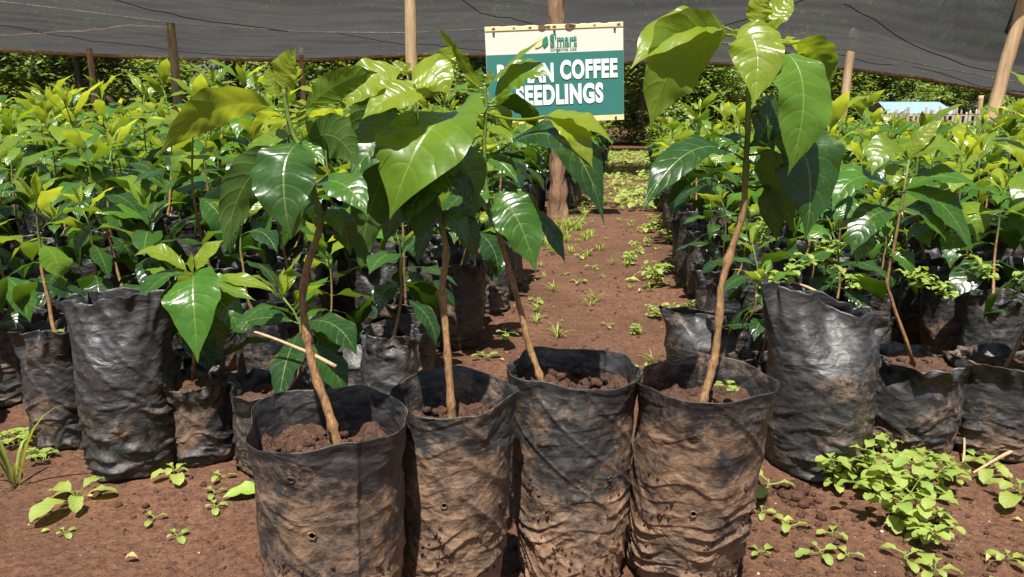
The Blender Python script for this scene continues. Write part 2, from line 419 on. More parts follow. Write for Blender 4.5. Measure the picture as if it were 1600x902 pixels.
# ---------------------------------------------------------------- leaves
def bez(a, b, c, t): return a * ((1 - t) ** 2) + b * (2 * t * (1 - t)) + c * (t * t)
def prof(u, pw=0.9, tip=0.55):
    if u <= 0.05: return 0.05
    x = (u - 0.05) / 0.95
    if tip < 0.2: return max(0.02, math.sqrt(max(0, 1 - (2 * x ** 1.1 - 1) ** 2)))
    f = math.sin(math.pi * min(1, x ** pw)) ** 0.92 if x < 1 else 0
    f *= 1 - tip * ss(0.80, 0.99, x)
    return max(f, 0.012)
def add_leaf(mb, a, b, c, width, nrm, age, nu=10, nv=4, fold=0.16, wave=0.12, rn=None, pw=0.9, pucker=0.0, curl=0.0, tip=0.55):
    rn = random.random() if rn is None else rn
    a, b, c = Vector(a), Vector(b), Vector(c); nrm = Vector(nrm)
    ph = rn * 20; vs, uvs = [], []
    for i in range(nu + 1):
        u = i / nu; p = bez(a, b, c, u); t = (b - a).lerp(c - b, u)
        if t.length < 1e-7: t = c - a
        t.normalize(); sd = t.cross(nrm)
        if sd.length < 1e-4: sd = t.cross(Vector((0.3, 0.2, 1)))
        sd.normalize(); n2 = sd.cross(t)
        ww = width * 0.5 * prof(u, pw, tip)
        for j in range(nv + 1):
            v = -1 + 2 * j / nv; av = abs(v)
            up = fold * av * ww - curl * av * av * ww
            up += wave * ww * av * av * math.sin(u * 15 + ph + (2.2 if v > 0 else 0))
            up += 0.05 * ww * math.sin(u * 31 + ph * 2 + v * 2) * av
            if pucker: up += pucker * ww * (abs(((u * 9 - 1.3 * av ** 1.4) % 1) - 0.5) * 2 - 0.5) * -1 * math.sin(math.pi * min(av, 1)) 
            vs.append(p + sd * (v * ww * (1 + 0.03 * math.sin(u * 40 + ph) + 0.03 * math.sin(u * 17 + ph * 3 + v))) + n2 * up); uvs.append((u, v * 0.5 + 0.5))
    m = nv + 1
    fs = [(i * m + j, i * m + j + 1, (i + 1) * m + j + 1, (i + 1) * m + j) for i in range(nu) for j in range(nv)]
    # orientation: make the face normal follow nrm
    f0 = fs[len(fs) // 2]; e1 = vs[f0[1]] - vs[f0[0]]; e2 = vs[f0[3]] - vs[f0[0]]
    if e1.cross(e2).dot(nrm) < 0: fs = [f[::-1] for f in fs]
    mb.add(vs, fs, uvs, (age, rn, 0))

# ---------------------------------------------------------------- bags
def bag_outer(h, r_top, r_bot, seed, wr=1.0, lean=(0, 0), pinch=0.0, slant=0.0, low_bulge=0.06, pa=0.0, seam=True, rimw=0.008):
    """returns f(theta, t) -> point on the outside, t 0 base .. 1 rim"""
    def fn(th, t):
        c, s = math.cos(th), math.sin(th)
        r = r_bot + (r_top - r_bot) * (t ** 0.8) + low_bulge * r_bot * math.sin(math.pi * min(1, t * 1.25)) 
        if t < 0.06: r *= 0.90 + 0.10 * math.sqrt(max(0, t / 0.06))
        z = h * t
        q = 2.2
        big = 0.050 * N1(c * 0.9 + seed, s * 0.9, t * 1.1)
        d = big * r
        # tight sideways wrinkles, strongest low down where the filled bag has slumped
        lw = 0.12 + 0.88 * (1 - ss(0.08, 0.62, t))
        wx = N1(c * 1.2 + seed * 2, s * 1.2, t * 4)
        mk = ss(-0.25, 0.3, N1(c * 1.5 - seed * 3, s * 1.5, z * 14))
        rg = max(0, 1 - abs(N1(c * 1.3 + seed + wx * .8, s * 1.3, z * 42 + wx * 3.2)) * 4.2)
        rg2 = max(0, 1 - abs(N1(c * 2.4 - seed, s * 2.4 + wx, z * 74 + c * 4 + wx * 4)) * 3.6)
        ph = z * 74 + 2.6 * N1(c * .9 + seed * 1.7, s * .9, z * 3) + 0.9 * wx
        sw = ph % 1; am = max(0, N1(c * 1.6 + math.floor(ph) * 3.3, s * 1.6, seed) + .12)
        d += wr * lw * (0.0016 * rg ** 1.5 + 0.0012 * mk * rg2 + 0.0105 * am * (min(1, sw * 9) * (1 - sw) ** 1.3))
        d += wr * 0.0016 * N1(c * 1.6 + seed, s * 1.6, z * 15 + wx * 2)
        # slanting pulls and flat facets
        sl_ = max(0, 1 - abs(N1(th * 1.1 + z * 17 + seed, seed * 1.3, z * 5)) * 5.0)
        sl2 = max(0, 1 - abs(N1(th * 1.3 - z * 20 - seed, seed * 2.3, z * 6)) * 5.5)
        d += wr * (0.0014 * sl_ ** 2 + 0.0004 * sl2 ** 2) * ss(0.1, 0.5, t) * (1 - 0.5 * ss(0.85, 1, t))
        if t > 0.955: d += 0.0012 * ss(0.955, 1, t)
        if rimw > .009: d += 0.012 * ss(0.7, 1, t) * (1 - abs(N1(c * 2.2 + seed, s * 2.2, t * 3)) * 3)
        if t > 0.8: d += rimw * ss(0.8, 1, t) * N1(c * 1.7 + seed * 3, s * 1.7, 2) * 1.3
        zt = z
        if t > 0.72:
            k = ss(0.72, 1, t)
            zt += k * (0.011 * N1(c * 0.8 + seed * 5, s * 0.8, 0) + 0.002 * N1(c * 2.4, s * 3.1 + seed, 4)) * (h / 0.235)
            zt += k * slant * c * h
            if rimw > .009: zt += k * h * (0.07 * abs(N1(c * 1.9 - seed, s * 1.9, seed * 3)) - 0.06 * max(0, N1(c * 2.6 + seed * 2, s * 2.6, 7)))
        rr = r + d
        x, y = rr * c, rr * s
        if pinch:
            k = ss(1 - 0.42, 1.0, t) * pinch
            ca, sa = math.cos(pa), math.sin(pa)
            xx, yy = x * ca + y * sa, -x * sa + y * ca
            yy *= (1 - k * 0.86); xx *= (1 + k * 0.18)
            yy += k * 0.010 * math.sin(xx * 90 + seed)
            x, y = xx * ca - yy * sa, xx * sa + yy * ca
        if seam:
            dth = (th - (4.9 + seed * 0.3)) % (2 * math.pi)
            if dth > math.pi: dth -= 2 * math.pi
            e = 0.0024 * math.exp(-(dth * r_bot / 0.0018) ** 2); x += c * e; y += s * e
        return Vector((x + lean[0] * t, y + lean[1] * t, zt))
    return fn
def bag_mesh(fn, nt_, nr, depth=0.17, holes=(), inner=True):
    mb = MB(); vs, fs = [], []
    ts = [i / nr for i in range(nr + 1)]
    for t in ts:
        for k in range(nt_): vs.append(fn(2 * math.pi * k / nt_, t))
    rings = nr + 1
    if inner:
        ni = max(4, int(nr * depth))
        for i in range(ni + 1):
            t = 1 - depth * i / ni
            ct = sum((fn(a, t) for a in (0, 1.57, 3.14, 4.71)), Vector()) / 4
            for k in range(nt_):
                p = fn(2 * math.pi * k / nt_, t); d = ct - p; d.z = 0
                vs.append(p + d.normalized() * 0.0005)
        rings += ni + 1
    for i in range(rings - 1):
        for k in range(nt_):
            k2 = (k + 1) % nt_
            q = (i * nt_ + k, i * nt_ + k2, (i + 1) * nt_ + k2, (i + 1) * nt_ + k)
            if holes and i <= nr:
                cx = sum((vs[a] for a in q), Vector()) / 4
                if any((cx - hp).length * (1 + 0.5 * N1(cx.x * 300, cx.z * 300, 0)) < hr for hp, hr in holes): continue
            fs.append(q)
    b = len(vs); c0 = sum(vs[:nt_], Vector()) / nt_; vs.append(c0)
    for k in range(nt_): fs.append((b, (k + 1) % nt_, k))
    mb.add(vs, fs)
    for hp, hr in holes:
        nn_ = Vector((hp.x, hp.y, 0)).normalized(); tx = Vector((0, 0, 1)).cross(nn_)
        ring = []
        for k in range(15):
            a = k / 14 * 6.2832; q = hp + (tx * math.cos(a) + Vector((0, 0, 1)) * math.sin(a)) * hr * (1.02 + .3 * N1(math.cos(a) * 2, math.sin(a) * 2, hr * 999))
            ring.append(q + nn_ * (.0008 + .001 * N1(a * 2, hr * 500, 1)))
        mb.tube(ring, [.0005 + .0007 * abs(N1(k * .7, hr * 300, 2)) for k in range(15)], 6, (0, 0, 0), False)
    return mb
def soil_disc(fn, t, seed, rings=10, seg=40, lumps=26, amp=0.006):
    mb = MB(); ct = sum((fn(a, t) for a in (0, 1.57, 3.14, 4.71)), Vector()) / 4
    vs = [ct + Vector((0, 0, amp * N1(seed, 1, 1)))]; fs = []
    for i in range(1, rings + 1):
        for k in range(seg):
            p = fn(2 * math.pi * k / seg, t); q = ct.lerp(p, i / rings * 0.985); q.z = ct.z
            q.z += amp * 1.6 * N1(q.x * 32, q.y * 32, seed) + amp * 0.9 * N1(q.x * 90, q.y * 90, seed + 2)
            vs.append(q)
    for k in range(seg): fs.append((0, 1 + k, 1 + (k + 1) % seg))
    for i in range(rings - 1):
        for k in range(seg):
            a = 1 + i * seg; fs.append((a + k, a + seg + k, a + seg + (k + 1) % seg, a + (k + 1) % seg))
    mb.add(vs, fs); rr = random.Random(int(seed * 100) + 5)
    for i in range(lumps):
        p = ct.lerp(fn(rr.uniform(0, 6.28), t), rr.uniform(0.1, 0.88)); r = rr.uniform(0.0018, 0.0065)
        mb.lump((p.x, p.y, ct.z + r * 0.3), r, i, 0.8)
    return mb, ct

# ---------------------------------------------------------------- the four foreground seedlings
HERO_GROUP = 'large coffee seedlings in front'
heroes = [
 # rim centre px, base centre px, Y rim, Y base, r_top, r_bot, seed, hole px list
 dict(rim=(511, 652), base=(521, 942), Y=0.622, Yb=0.625, rt=0.0665, rb=0.0500, seed=1.3, holes=((486, 840, .0030), (455, 745, .0024)), soil=0.855,
      label='leftmost of the four big front seedlings, its stem bent, its bag rim wide open'),
 dict(rim=(708, 612), base=(700, 912), Y=0.70, Yb=0.70, rt=0.0610, rb=0.0425, seed=4.1, holes=((695, 793, .0026),), soil=0.84,
      label='second seedling from the left in the front row, straight stem shaded under overlapping dark leaves'),
 dict(rim=(891, 574), base=(890, 893), Y=0.772, Yb=0.765, rt=0.0685, rb=0.0525, seed=7.7, holes=((952, 748, .0022),), soil=0.90,
      label='third seedling from the left in the front row, reddish stem slanting from cloddy soil'),
 dict(rim=(1107, 590), base=(1062, 880), Y=0.742, Yb=0.775, rt=0.0675, rb=0.0555, seed=9.4, holes=((1085, 803, .0030),), soil=0.86,
      label='rightmost of the four front row seedlings, tallest, with a crooked bark-brown stem and leaning bag'),
]
# leaf: base(px,py,dY) ctrl tip, width px, normal(right, up, towards camera), age, opts
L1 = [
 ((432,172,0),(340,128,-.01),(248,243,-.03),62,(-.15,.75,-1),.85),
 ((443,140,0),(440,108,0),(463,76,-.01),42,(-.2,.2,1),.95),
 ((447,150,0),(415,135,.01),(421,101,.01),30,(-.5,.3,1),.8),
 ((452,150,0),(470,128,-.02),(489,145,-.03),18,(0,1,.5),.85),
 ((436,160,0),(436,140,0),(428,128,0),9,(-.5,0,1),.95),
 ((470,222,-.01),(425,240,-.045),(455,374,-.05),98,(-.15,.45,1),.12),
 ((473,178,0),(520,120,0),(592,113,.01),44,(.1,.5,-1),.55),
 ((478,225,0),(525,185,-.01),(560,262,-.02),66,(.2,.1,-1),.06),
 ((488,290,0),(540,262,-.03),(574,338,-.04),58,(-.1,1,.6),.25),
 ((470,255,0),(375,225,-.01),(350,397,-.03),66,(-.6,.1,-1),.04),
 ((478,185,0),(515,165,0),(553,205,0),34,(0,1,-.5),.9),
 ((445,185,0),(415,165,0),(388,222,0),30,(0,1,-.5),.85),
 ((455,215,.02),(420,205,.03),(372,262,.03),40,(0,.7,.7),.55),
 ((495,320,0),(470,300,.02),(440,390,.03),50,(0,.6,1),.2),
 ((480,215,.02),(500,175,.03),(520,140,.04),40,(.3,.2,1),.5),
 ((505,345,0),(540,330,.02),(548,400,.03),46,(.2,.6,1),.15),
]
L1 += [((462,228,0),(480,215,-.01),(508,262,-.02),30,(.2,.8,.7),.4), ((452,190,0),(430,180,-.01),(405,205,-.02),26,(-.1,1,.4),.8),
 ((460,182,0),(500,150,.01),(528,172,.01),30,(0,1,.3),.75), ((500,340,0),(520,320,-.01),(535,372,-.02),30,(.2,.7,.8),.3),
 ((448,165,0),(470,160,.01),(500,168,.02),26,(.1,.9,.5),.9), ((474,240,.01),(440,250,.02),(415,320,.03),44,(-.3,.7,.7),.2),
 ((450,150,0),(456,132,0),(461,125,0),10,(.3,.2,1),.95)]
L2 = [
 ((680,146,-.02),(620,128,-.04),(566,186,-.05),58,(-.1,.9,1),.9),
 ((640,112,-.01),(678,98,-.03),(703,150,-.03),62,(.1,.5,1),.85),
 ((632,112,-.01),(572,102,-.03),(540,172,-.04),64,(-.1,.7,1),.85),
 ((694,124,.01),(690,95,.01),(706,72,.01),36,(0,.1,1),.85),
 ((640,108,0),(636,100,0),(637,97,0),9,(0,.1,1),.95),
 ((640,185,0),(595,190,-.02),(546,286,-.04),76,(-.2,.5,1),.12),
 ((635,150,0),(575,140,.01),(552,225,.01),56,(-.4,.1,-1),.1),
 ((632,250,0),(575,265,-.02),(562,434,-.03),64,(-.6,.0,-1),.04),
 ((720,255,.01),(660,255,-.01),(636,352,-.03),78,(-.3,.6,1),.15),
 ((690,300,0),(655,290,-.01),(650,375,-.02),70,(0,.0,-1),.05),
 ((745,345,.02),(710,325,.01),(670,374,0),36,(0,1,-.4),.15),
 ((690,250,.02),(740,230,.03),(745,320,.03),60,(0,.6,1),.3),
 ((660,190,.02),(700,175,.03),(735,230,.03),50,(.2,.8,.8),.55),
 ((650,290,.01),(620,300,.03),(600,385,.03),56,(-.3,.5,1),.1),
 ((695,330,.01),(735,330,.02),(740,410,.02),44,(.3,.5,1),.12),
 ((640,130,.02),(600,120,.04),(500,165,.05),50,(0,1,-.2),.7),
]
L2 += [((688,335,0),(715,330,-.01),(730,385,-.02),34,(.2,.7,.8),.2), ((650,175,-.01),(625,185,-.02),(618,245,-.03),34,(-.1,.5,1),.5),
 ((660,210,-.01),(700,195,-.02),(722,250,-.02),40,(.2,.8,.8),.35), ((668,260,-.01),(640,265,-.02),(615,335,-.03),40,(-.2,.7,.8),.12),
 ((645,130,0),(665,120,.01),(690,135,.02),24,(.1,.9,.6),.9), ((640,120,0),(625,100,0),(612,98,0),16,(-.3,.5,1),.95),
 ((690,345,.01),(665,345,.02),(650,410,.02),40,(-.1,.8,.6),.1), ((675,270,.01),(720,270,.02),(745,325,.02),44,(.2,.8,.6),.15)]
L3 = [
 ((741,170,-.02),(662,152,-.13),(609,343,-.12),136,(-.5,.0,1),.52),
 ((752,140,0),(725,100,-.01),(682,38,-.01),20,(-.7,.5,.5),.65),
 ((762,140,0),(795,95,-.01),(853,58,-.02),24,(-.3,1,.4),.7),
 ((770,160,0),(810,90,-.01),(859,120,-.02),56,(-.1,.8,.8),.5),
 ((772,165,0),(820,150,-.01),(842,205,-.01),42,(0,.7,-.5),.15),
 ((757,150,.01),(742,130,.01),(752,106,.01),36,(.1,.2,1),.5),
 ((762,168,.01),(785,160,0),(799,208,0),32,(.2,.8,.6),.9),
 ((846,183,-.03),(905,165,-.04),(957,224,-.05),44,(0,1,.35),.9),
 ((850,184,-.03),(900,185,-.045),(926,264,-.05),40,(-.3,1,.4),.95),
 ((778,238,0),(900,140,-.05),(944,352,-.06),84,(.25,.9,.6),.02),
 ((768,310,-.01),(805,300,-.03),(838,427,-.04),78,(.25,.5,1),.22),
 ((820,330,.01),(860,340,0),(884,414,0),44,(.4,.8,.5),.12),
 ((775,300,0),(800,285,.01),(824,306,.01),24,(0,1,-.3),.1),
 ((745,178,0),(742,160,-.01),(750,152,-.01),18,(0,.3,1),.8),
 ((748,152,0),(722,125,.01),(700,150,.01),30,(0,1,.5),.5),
 ((752,235,0),(710,235,.02),(690,300,.03),60,(-.2,.6,1),.2),
 ((765,250,.01),(800,240,.03),(835,290,.04),40,(.2,1,.4),.45),
 ((760,300,.01),(720,290,.02),(690,340,.02),50,(-.2,.8,.6),.15),
 ((748,138,0),(737,128,0),(728,118,0),10,(0,.5,1),.9),
]
L3 += [((757,200,0),(780,190,-.01),(802,226,-.02),30,(.2,.9,.5),.7), ((757,215,0),(735,205,-.01),(712,240,-.02),34,(-.2,.8,.8),.6),
 ((757,185,0),(775,178,.01),(805,195,.02),30,(.1,1,.4),.85), ((763,300,0),(745,300,-.01),(728,350,-.02),34,(-.2,.7,.8),.3),
 ((760,250,0),(785,245,-.01),(808,285,-.02),34,(.2,.8,.7),.25), ((757,135,0),(765,120,0),(770,112,0),10,(.3,.3,1),.95)]
L4 = [
 ((1143,48,.01),(1070,2,-.01),(985,108,-.05),76,(0,1,.7),.8),
 ((1145,55,0),(1052,42,-.03),(1016,200,-.04),112,(-.4,.25,-1),.72),
 ((1148,48,-.01),(1200,40,-.03),(1176,168,-.05),78,(0,.45,1),.82),
 ((1222,78,-.01),(1285,115,-.05),(1231,274,-.05),90,(.25,.35,1),.48),
 ((1240,68,.01),(1290,60,.02),(1288,152,.02),56,(.5,.5,-.6),.55),
 ((1189,42,0),(1180,15,0),(1196,-8,0),40,(.1,.1,1),.98),
 ((1192,46,0),(1215,15,.01),(1240,-4,.02),40,(-.3,.4,1),.8),
 ((1178,55,0),(1174,38,0),(1177,25,0),14,(-.2,.1,1),.85),
 ((1196,58,0),(1205,38,-.01),(1226,32,-.02),20,(-.2,.6,1),.85),
 ((1205,72,0),(1222,62,-.02),(1245,58,-.02),16,(-.1,.8,.5),.85),
 ((1175,228,0),(1200,205,.01),(1212,148,.02),56,(.3,-.1,1),.08),
 ((1200,225,0),(1290,195,-.01),(1258,376,-.02),112,(.2,.4,1),.1),
 ((1185,240,0),(1205,235,.01),(1242,372,.01),50,(-.6,.3,.7),.3),
 ((1172,228,0),(1200,205,-.02),(1220,264,-.03),36,(0,1,-.3),.1),
 ((1158,247,0),(1075,185,-.03),(1003,332,-.06),66,(-.1,1,.5),.06),
 ((1160,230,0),(1120,200,.01),(1083,222,.01),32,(0,1,-.2),.08),
 ((1195,290,.01),(1205,300,.02),(1214,380,.02),40,(-.3,.4,1),.12),
 ((1200,60,.02),(1250,55,.04),(1275,110,.05),44,(0,1,.2),.7),
 ((1175,170,.02),(1225,160,.04),(1240,240,.05),60,(.2,.6,1),.2),
]
L4 += [((1168,215,0),(1145,205,-.01),(1120,235,-.02),26,(-.2,1,.5),.2), ((1180,75,0),(1165,65,0),(1152,78,-.01),16,(-.3,.7,.8),.85),
 ((1186,60,0),(1200,50,-.01),(1216,66,-.02),18,(.2,.8,.8),.9)]
stems = [
 [(527,690),(512,640),(492,585),(479,525),(473,465),(483,405),(496,370),(499,335),(487,290),(472,240),(456,205),(447,165),(443,140)],
 [(706,648),(702,590),(697,520),(691,450),(697,400),(688,340),(672,270),(655,200),(645,150),(640,112)],
 [(844,592),(828,545),(812,480),(797,425),(780,370),(764,318),(757,260),(758,200),(760,165),(757,135)],
 [(1100,622),(1113,575),(1122,520),(1127,450),(1145,385),(1161,330),(1165,270),(1168,215),(1169,165),(1172,110),(1182,70),(1190,42)],
]
rads = [.0041, .0042, .0038, .0044]
for hi, (H, LL, ST) in enumerate(zip(heroes, (L1, L2, L3, L4), stems)):
    rimc = pt(*H['rim'], H['Y']); basec = pt(*H['base'], H['Yb'])
    if abs(basec.z) > 0.03: basec = Vector((basec.x, H['Yb'], 0))
    root = empty('coffee_seedling', (basec.x, basec.y, -0.004))
    tag(root, H['label'], 'seedling', HERO_GROUP)
    o0 = Vector(root.location)
    h = rimc.z + 0.004; lean = (rimc.x - basec.x, rimc.y - basec.y)
    fn = bag_outer(h, H['rt'], H['rb'], H['seed'], 1.15, lean)
    # holes: nearest surface point under the pixel
    hl = []
    for (hx, hy, hr) in H['holes']:
        rv = ray(hx, hy).normalized(); best = None
        for a in range(180, 361, 2):
            for tt in range(0, 101, 2):
                p = fn(R(a), tt / 100) + o0 - Vector((0, 0, CZ))
                dd = (p - rv * p.dot(rv)).length + 0.0
                if best is None or dd < best[0]: best = (dd, p)
        hl.append((best[1] + Vector((0, 0, CZ)) - o0, hr))
    bg_ = bag_mesh(fn, 300, 190, 0.24, hl).build('grow_bag', M['bag_muddy'], root)
    mb = MB(); rm = random.Random(hi + 60)
    for g_ in range(34):
        a0, t0 = rm.uniform(3.3, 6.2), rm.uniform(0.03, 0.62) ** 1.2
        for q_ in range(rm.randrange(2, 12)):
            p = fn(a0 + rm.gauss(0, .10), min(.95, max(.02, t0 + rm.gauss(0, .025)))); mb.lump(p, 0.0006 + 0.0019 * rm.random() ** 2, g_, 1.0)
    mb.build('mud_crust', M['clod'], root)['kind'] = 'stuff'
    sm, ct = soil_disc(fn, H['soil'], H['seed'], 20, 70, 110, 0.011)
    sm.build('soil', M['potting'], root)
    Yr = rimc.y
    pts = []; ns = len(ST)
    for i, (a, b) in enumerate(ST):
        pts.append(pt(a, b, Yr - 0.012 + 0.012 * min(1, i / 4)))
    bp = Vector(pts[0]); pts[0] = Vector(bp)
    pts.insert(0, Vector((bp.x + (bp.x - pts[1].x) * 0.3, bp.y, ct.z + o0.z - 0.012)))
    # smooth by Catmull-Rom
    sp_pts = []
    for i in range(len(pts) - 1):
        p0, p1, p2, p3 = pts[max(i - 1, 0)], pts[i], pts[i + 1], pts[min(i + 2, len(pts) - 1)]
        for k in range(6):
            t = k / 6
            sp_pts.append(0.5 * ((2 * p1) + (p2 - p0) * t + (2 * p0 - 5 * p1 + 4 * p2 - p3) * t * t + (3 * p1 - p0 - 3 * p2 + p3) * t ** 3))
    sp_pts.append(pts[-1]); m_ = len(sp_pts); r0 = rads[hi]
    rr, tt = [], []
    for i in range(m_):
        f = i / (m_ - 1)
        node = 1 + 0.42 * max(0, math.sin(i * 0.85 + hi)) ** 10
        rr.append((r0 * (1 - 0.62 * f)) * node); g = ss(0.42, 0.66, f); tt.append((g, 0, 0))
    mb = MB(); mb.tube([p - o0 for p in sp_pts], rr, 12, tt, True, 0.38)
    stem = mb.build('stem', M['stem'], root)
    for (a, b, c, wpx, nn, age) in LL:
        Y0 = Yr + a[2]; A = pt(a[0], a[1], Y0); B = pt(b[0], b[1], Yr + b[2]); C = pt(c[0], c[1], Yr + c[2])
        wid = wpx / F * (Yr * 1.03); nv_ = Vector((nn[0], -nn[2], nn[1]))
        mb = MB()
        # petiole from the nearest stem point
        q = min(sp_pts, key=lambda s_: (s_ - A).length); 
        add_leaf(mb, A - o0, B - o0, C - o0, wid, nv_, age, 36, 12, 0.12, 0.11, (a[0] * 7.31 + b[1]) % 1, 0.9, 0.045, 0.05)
        if (q - A).length > 0.004 and (q - A).length < 0.09:
            md = (q + A) / 2 - Vector((0, 0, 0.15 * (q - A).length))
            pp = [bez(q, md, A, k / 5) - o0 for k in range(6)] + [bez(A, B, C, 0.06) - o0]
            mb.tube(pp, [.0016, .0014, .0013, .0013, .0012, .0012, .0008], 6, (min(1, age + .3), .5, 0))
        mb.build('leaf', M['leaf'], root)

# ---------------------------------------------------------------- nursery seedlings
def plant_parts(rng, hgt, spread=1.0, detail=(12, 4), bend=0.05, young=0.5, nn=None, low=0.2, leaf_l=0.105):
    """stem (MB) and foliage (MB) growing from z=0"""
    st, fo = MB(), MB()
    bx, by = rng.uniform(-bend, bend), rng.uniform(-bend, bend)
    k = 9; P = []
    for i in range(k + 1):
        t = i / k
        P.append(Vector((bx * math.sin(t * 2.6) + 0.006 * N1(t * 4, bx * 90, 1), by * math.sin(t * 2.3) + 0.006 * N1(t * 4, by * 90, 3), hgt * t - 0.02)))
    r0 = 0.0036
    st.tube(P, [r0 * (1 - 0.62 * i / k) for i in range(k + 1)], 6, [(ss(.5, .85, i / k), 0, 0) for i in range(k + 1)])
    def at(t):
        f = t * k; i = min(int(f), k - 1); return P[i].lerp(P[i + 1], f - i)
    nn = nn or max(6, int((1 - low) * hgt / 0.026)); az = rng.uniform(0, 6.28)
    for i in range(nn):
        t = low + (1 - low) * (i / (nn - 1)) ** 0.9
        az += 1.57 + rng.uniform(-.35, .35)
        top = t
        for s in (0, math.pi):
            if rng.random() < 0.1 and t < 0.8: continue
            a = az + s + rng.uniform(-.25, .25)
            lf = leaf_l * spread * rng.uniform(0.75, 1.2) * (1.0 if t < 0.75 else max(0.5, 1 - (t - 0.75) * 1.8))
            d = Vector((math.cos(a), math.sin(a), 0))
            el = -0.25 + 1.0 * ss(0.6, 1.0, t) + rng.uniform(-.45, .4)
            p = at(t); A = p + d * 0.008 + Vector((0, 0, 0.003))
            B = A + (d * math.cos(el + 0.35) + Vector((0, 0, math.sin(el + 0.35)))) * lf * 0.55
            e2 = el - 0.5 - rng.uniform(0, 1.3) * (1 - t * .5) * (1 if t < .9 else .1)
            C = B + (d * math.cos(e2) + Vector((0, 0, math.sin(e2)))) * lf * 0.55
            age = min(1, max(0.02, young * 0.42 + 1.5 * (t - 0.70) + rng.uniform(-.22, .28)))
            nr = Vector((rng.uniform(-.4, .4), rng.uniform(-.4, .4), 1)) + d * 0.2
            add_leaf(fo, A, B, C, lf * (rng.uniform(0.36, 0.46) if t < .9 else .30), nr, age, detail[0], detail[1], 0.14, 0.16, rng.random(), tip=0.4, curl=.15)
            if detail[0] > 6: fo.tube([p, A, A.lerp(B, 0.12)], [.0011, .001, .0007], 4, (0.5, .5, 0), False)
    # tip bud
    tp = P[-1]
    for s in range(2):
        a = rng.uniform(0, 6.28); d = Vector((math.cos(a), math.sin(a), 0))
        add_leaf(fo, tp, tp + Vector((0, 0, .02)) + d * .004, tp + Vector((0, 0, .04)) + d * .014, 0.013, d * -1 + Vector((0, 0, .3)), 1.0, detail[0], detail[1], 0.4, 0.05, .5)
    return st, fo

protos = []   # (root, kids)
def make_proto(i, h, rt, rb, plant_h, **kw):
    rng = random.Random(100 + i); seed = 11.3 + i * 2.7
    pinch = kw.pop('pinch', 0); slant = kw.pop('slant', 0); mat = kw.pop('mat', 'bag_mid'); noplant = kw.pop('noplant', False)
    wr = kw.pop('wr', 1.3)
    root = empty('coffee_seedling', (0, 0, 0))
    fn = bag_outer(h, rt, rb, seed, wr, (rng.uniform(-.012, .012), rng.uniform(-.01, .01)), pinch, slant, 0.07, rng.uniform(-.5, .5), True, 0.012)
    res = (84, 56) if i < 100 else (120, 90)
    b = bag_mesh(fn, res[0], res[1], 0.2).build('grow_bag', M[mat], root)
    sm, ct = soil_disc(fn, 0.87, seed, 6, 24, 10, 0.006); so = sm.build('soil', M['potting'], root)
    kids = [(b, []), (so, [])]
    if not noplant:
        st, fo = plant_parts(rng, plant_h, **kw)
        s_ = st.build('stem', M['stem'], root, ct); f_ = fo.build('foliage', M['leaf'], root, ct)
        kids += [(s_, []), (f_, [])]
    return root, kids
spec = [(.20, .052, .049, .31), (.19, .050, .047, .25), (.22, .056, .050, .32), (.18, .048, .046, .24), (.21, .052, .050, .36), (.20, .054, .049, .28), (.17, .050, .048, .22), (.215, .054, .050, .34)]
for i, (a, b, c, d) in enumerate(spec):
    protos.append(make_proto(i, a, b, c, d, young=(0.15, 0.6, 0.9)[i % 3], bend=0.05, leaf_l=0.122 + 0.012 * (i % 3), low=0.42))


used = set()
def place(kind, x, y, rz, label, group=None, sc=1.0, tilt=(0, 0), lst=protos, name=None):
    root, kids = lst[kind]
    key = (id(lst), kind)
    o = root if key not in used else copy_thing(root, kids)
    used.add(key)
    o.location = (x, y, gh(x, y) - 0.003); o.rotation_euler = (tilt[0], tilt[1], rz); o.scale = (sc, sc, sc)
    tag(o, label, 'seedling', group)
    return o

# hand-made front row: (px left, px right, rim px y, base px y, options)
FRONT = 'front row of nursery seedlings'
def front_bag(pl, pr, rim_y, base_y, seed, label, pinch=0, slant=0, mat='bag_mid', soil=.84, lean=0, plant=None, wr=1.4, pa=0.0, cat='seedling', name='coffee_seedling', group=FRONT, lowb=.06, Y=None):
    c = gp((pl + pr) / 2, base_y); wd = (pr - pl) / F * (c.y * cp + CZ * sp)
    r = wd / 2; yb = c.y + r * 0.75
    rim = pt((pl + pr) / 2, rim_y, yb); h = rim.z
    root = empty(name, (c.x, yb, -0.006)); tag(root, label, cat, group)
    fn = bag_outer(h, r * 1.0, r * 0.93, seed, wr, (lean, 0), pinch, slant, lowb, pa, True, 0.010)
    bag_mesh(fn, 130, 100, 0.24).build('grow_bag', M[mat], root)
    sm, ct = soil_disc(fn, soil, seed, 8, 32, 26, 0.007)
    if pinch < .5: sm.build('soil', M['potting'], root)
    if plant:
        st, fo = plant_parts(random.Random(int(seed * 10)), **plant)
        st.build('stem', M['stem'], root, ct); fo.build('foliage', M['leaf'], root, ct)
    return root, ct
front_xy = []
def fb(*a, **k):
    r, ct = front_bag(*a, **k); front_xy.append((r.location.x, r.location.y)); return r, ct
fb(-62, 46, 492, 630, 2.2, 'black bag seedling cut by the left photo edge, beside the bag sprouting clover', plant=dict(hgt=.20, young=.6, low=.35))
fbB, ctB = fb(36, 136, 505, 696, 5.5, 'black bag with clover sprouting on its soil, x', plant=dict(hgt=.24, young=.7, low=.45, bend=.03), soil=.86)
fbB['label'] = 'open black bag with clover sprouting on its soil, left of the tall crumpled bag'
fb(118, 256, 452, 742, 8.1, 'tall crumpled black bag with a gathered top at left, no plant showing', pinch=.55, slant=.04, mat='bag_clean', wr=2.0, cat='grow bag', name='crumpled_grow_bag')
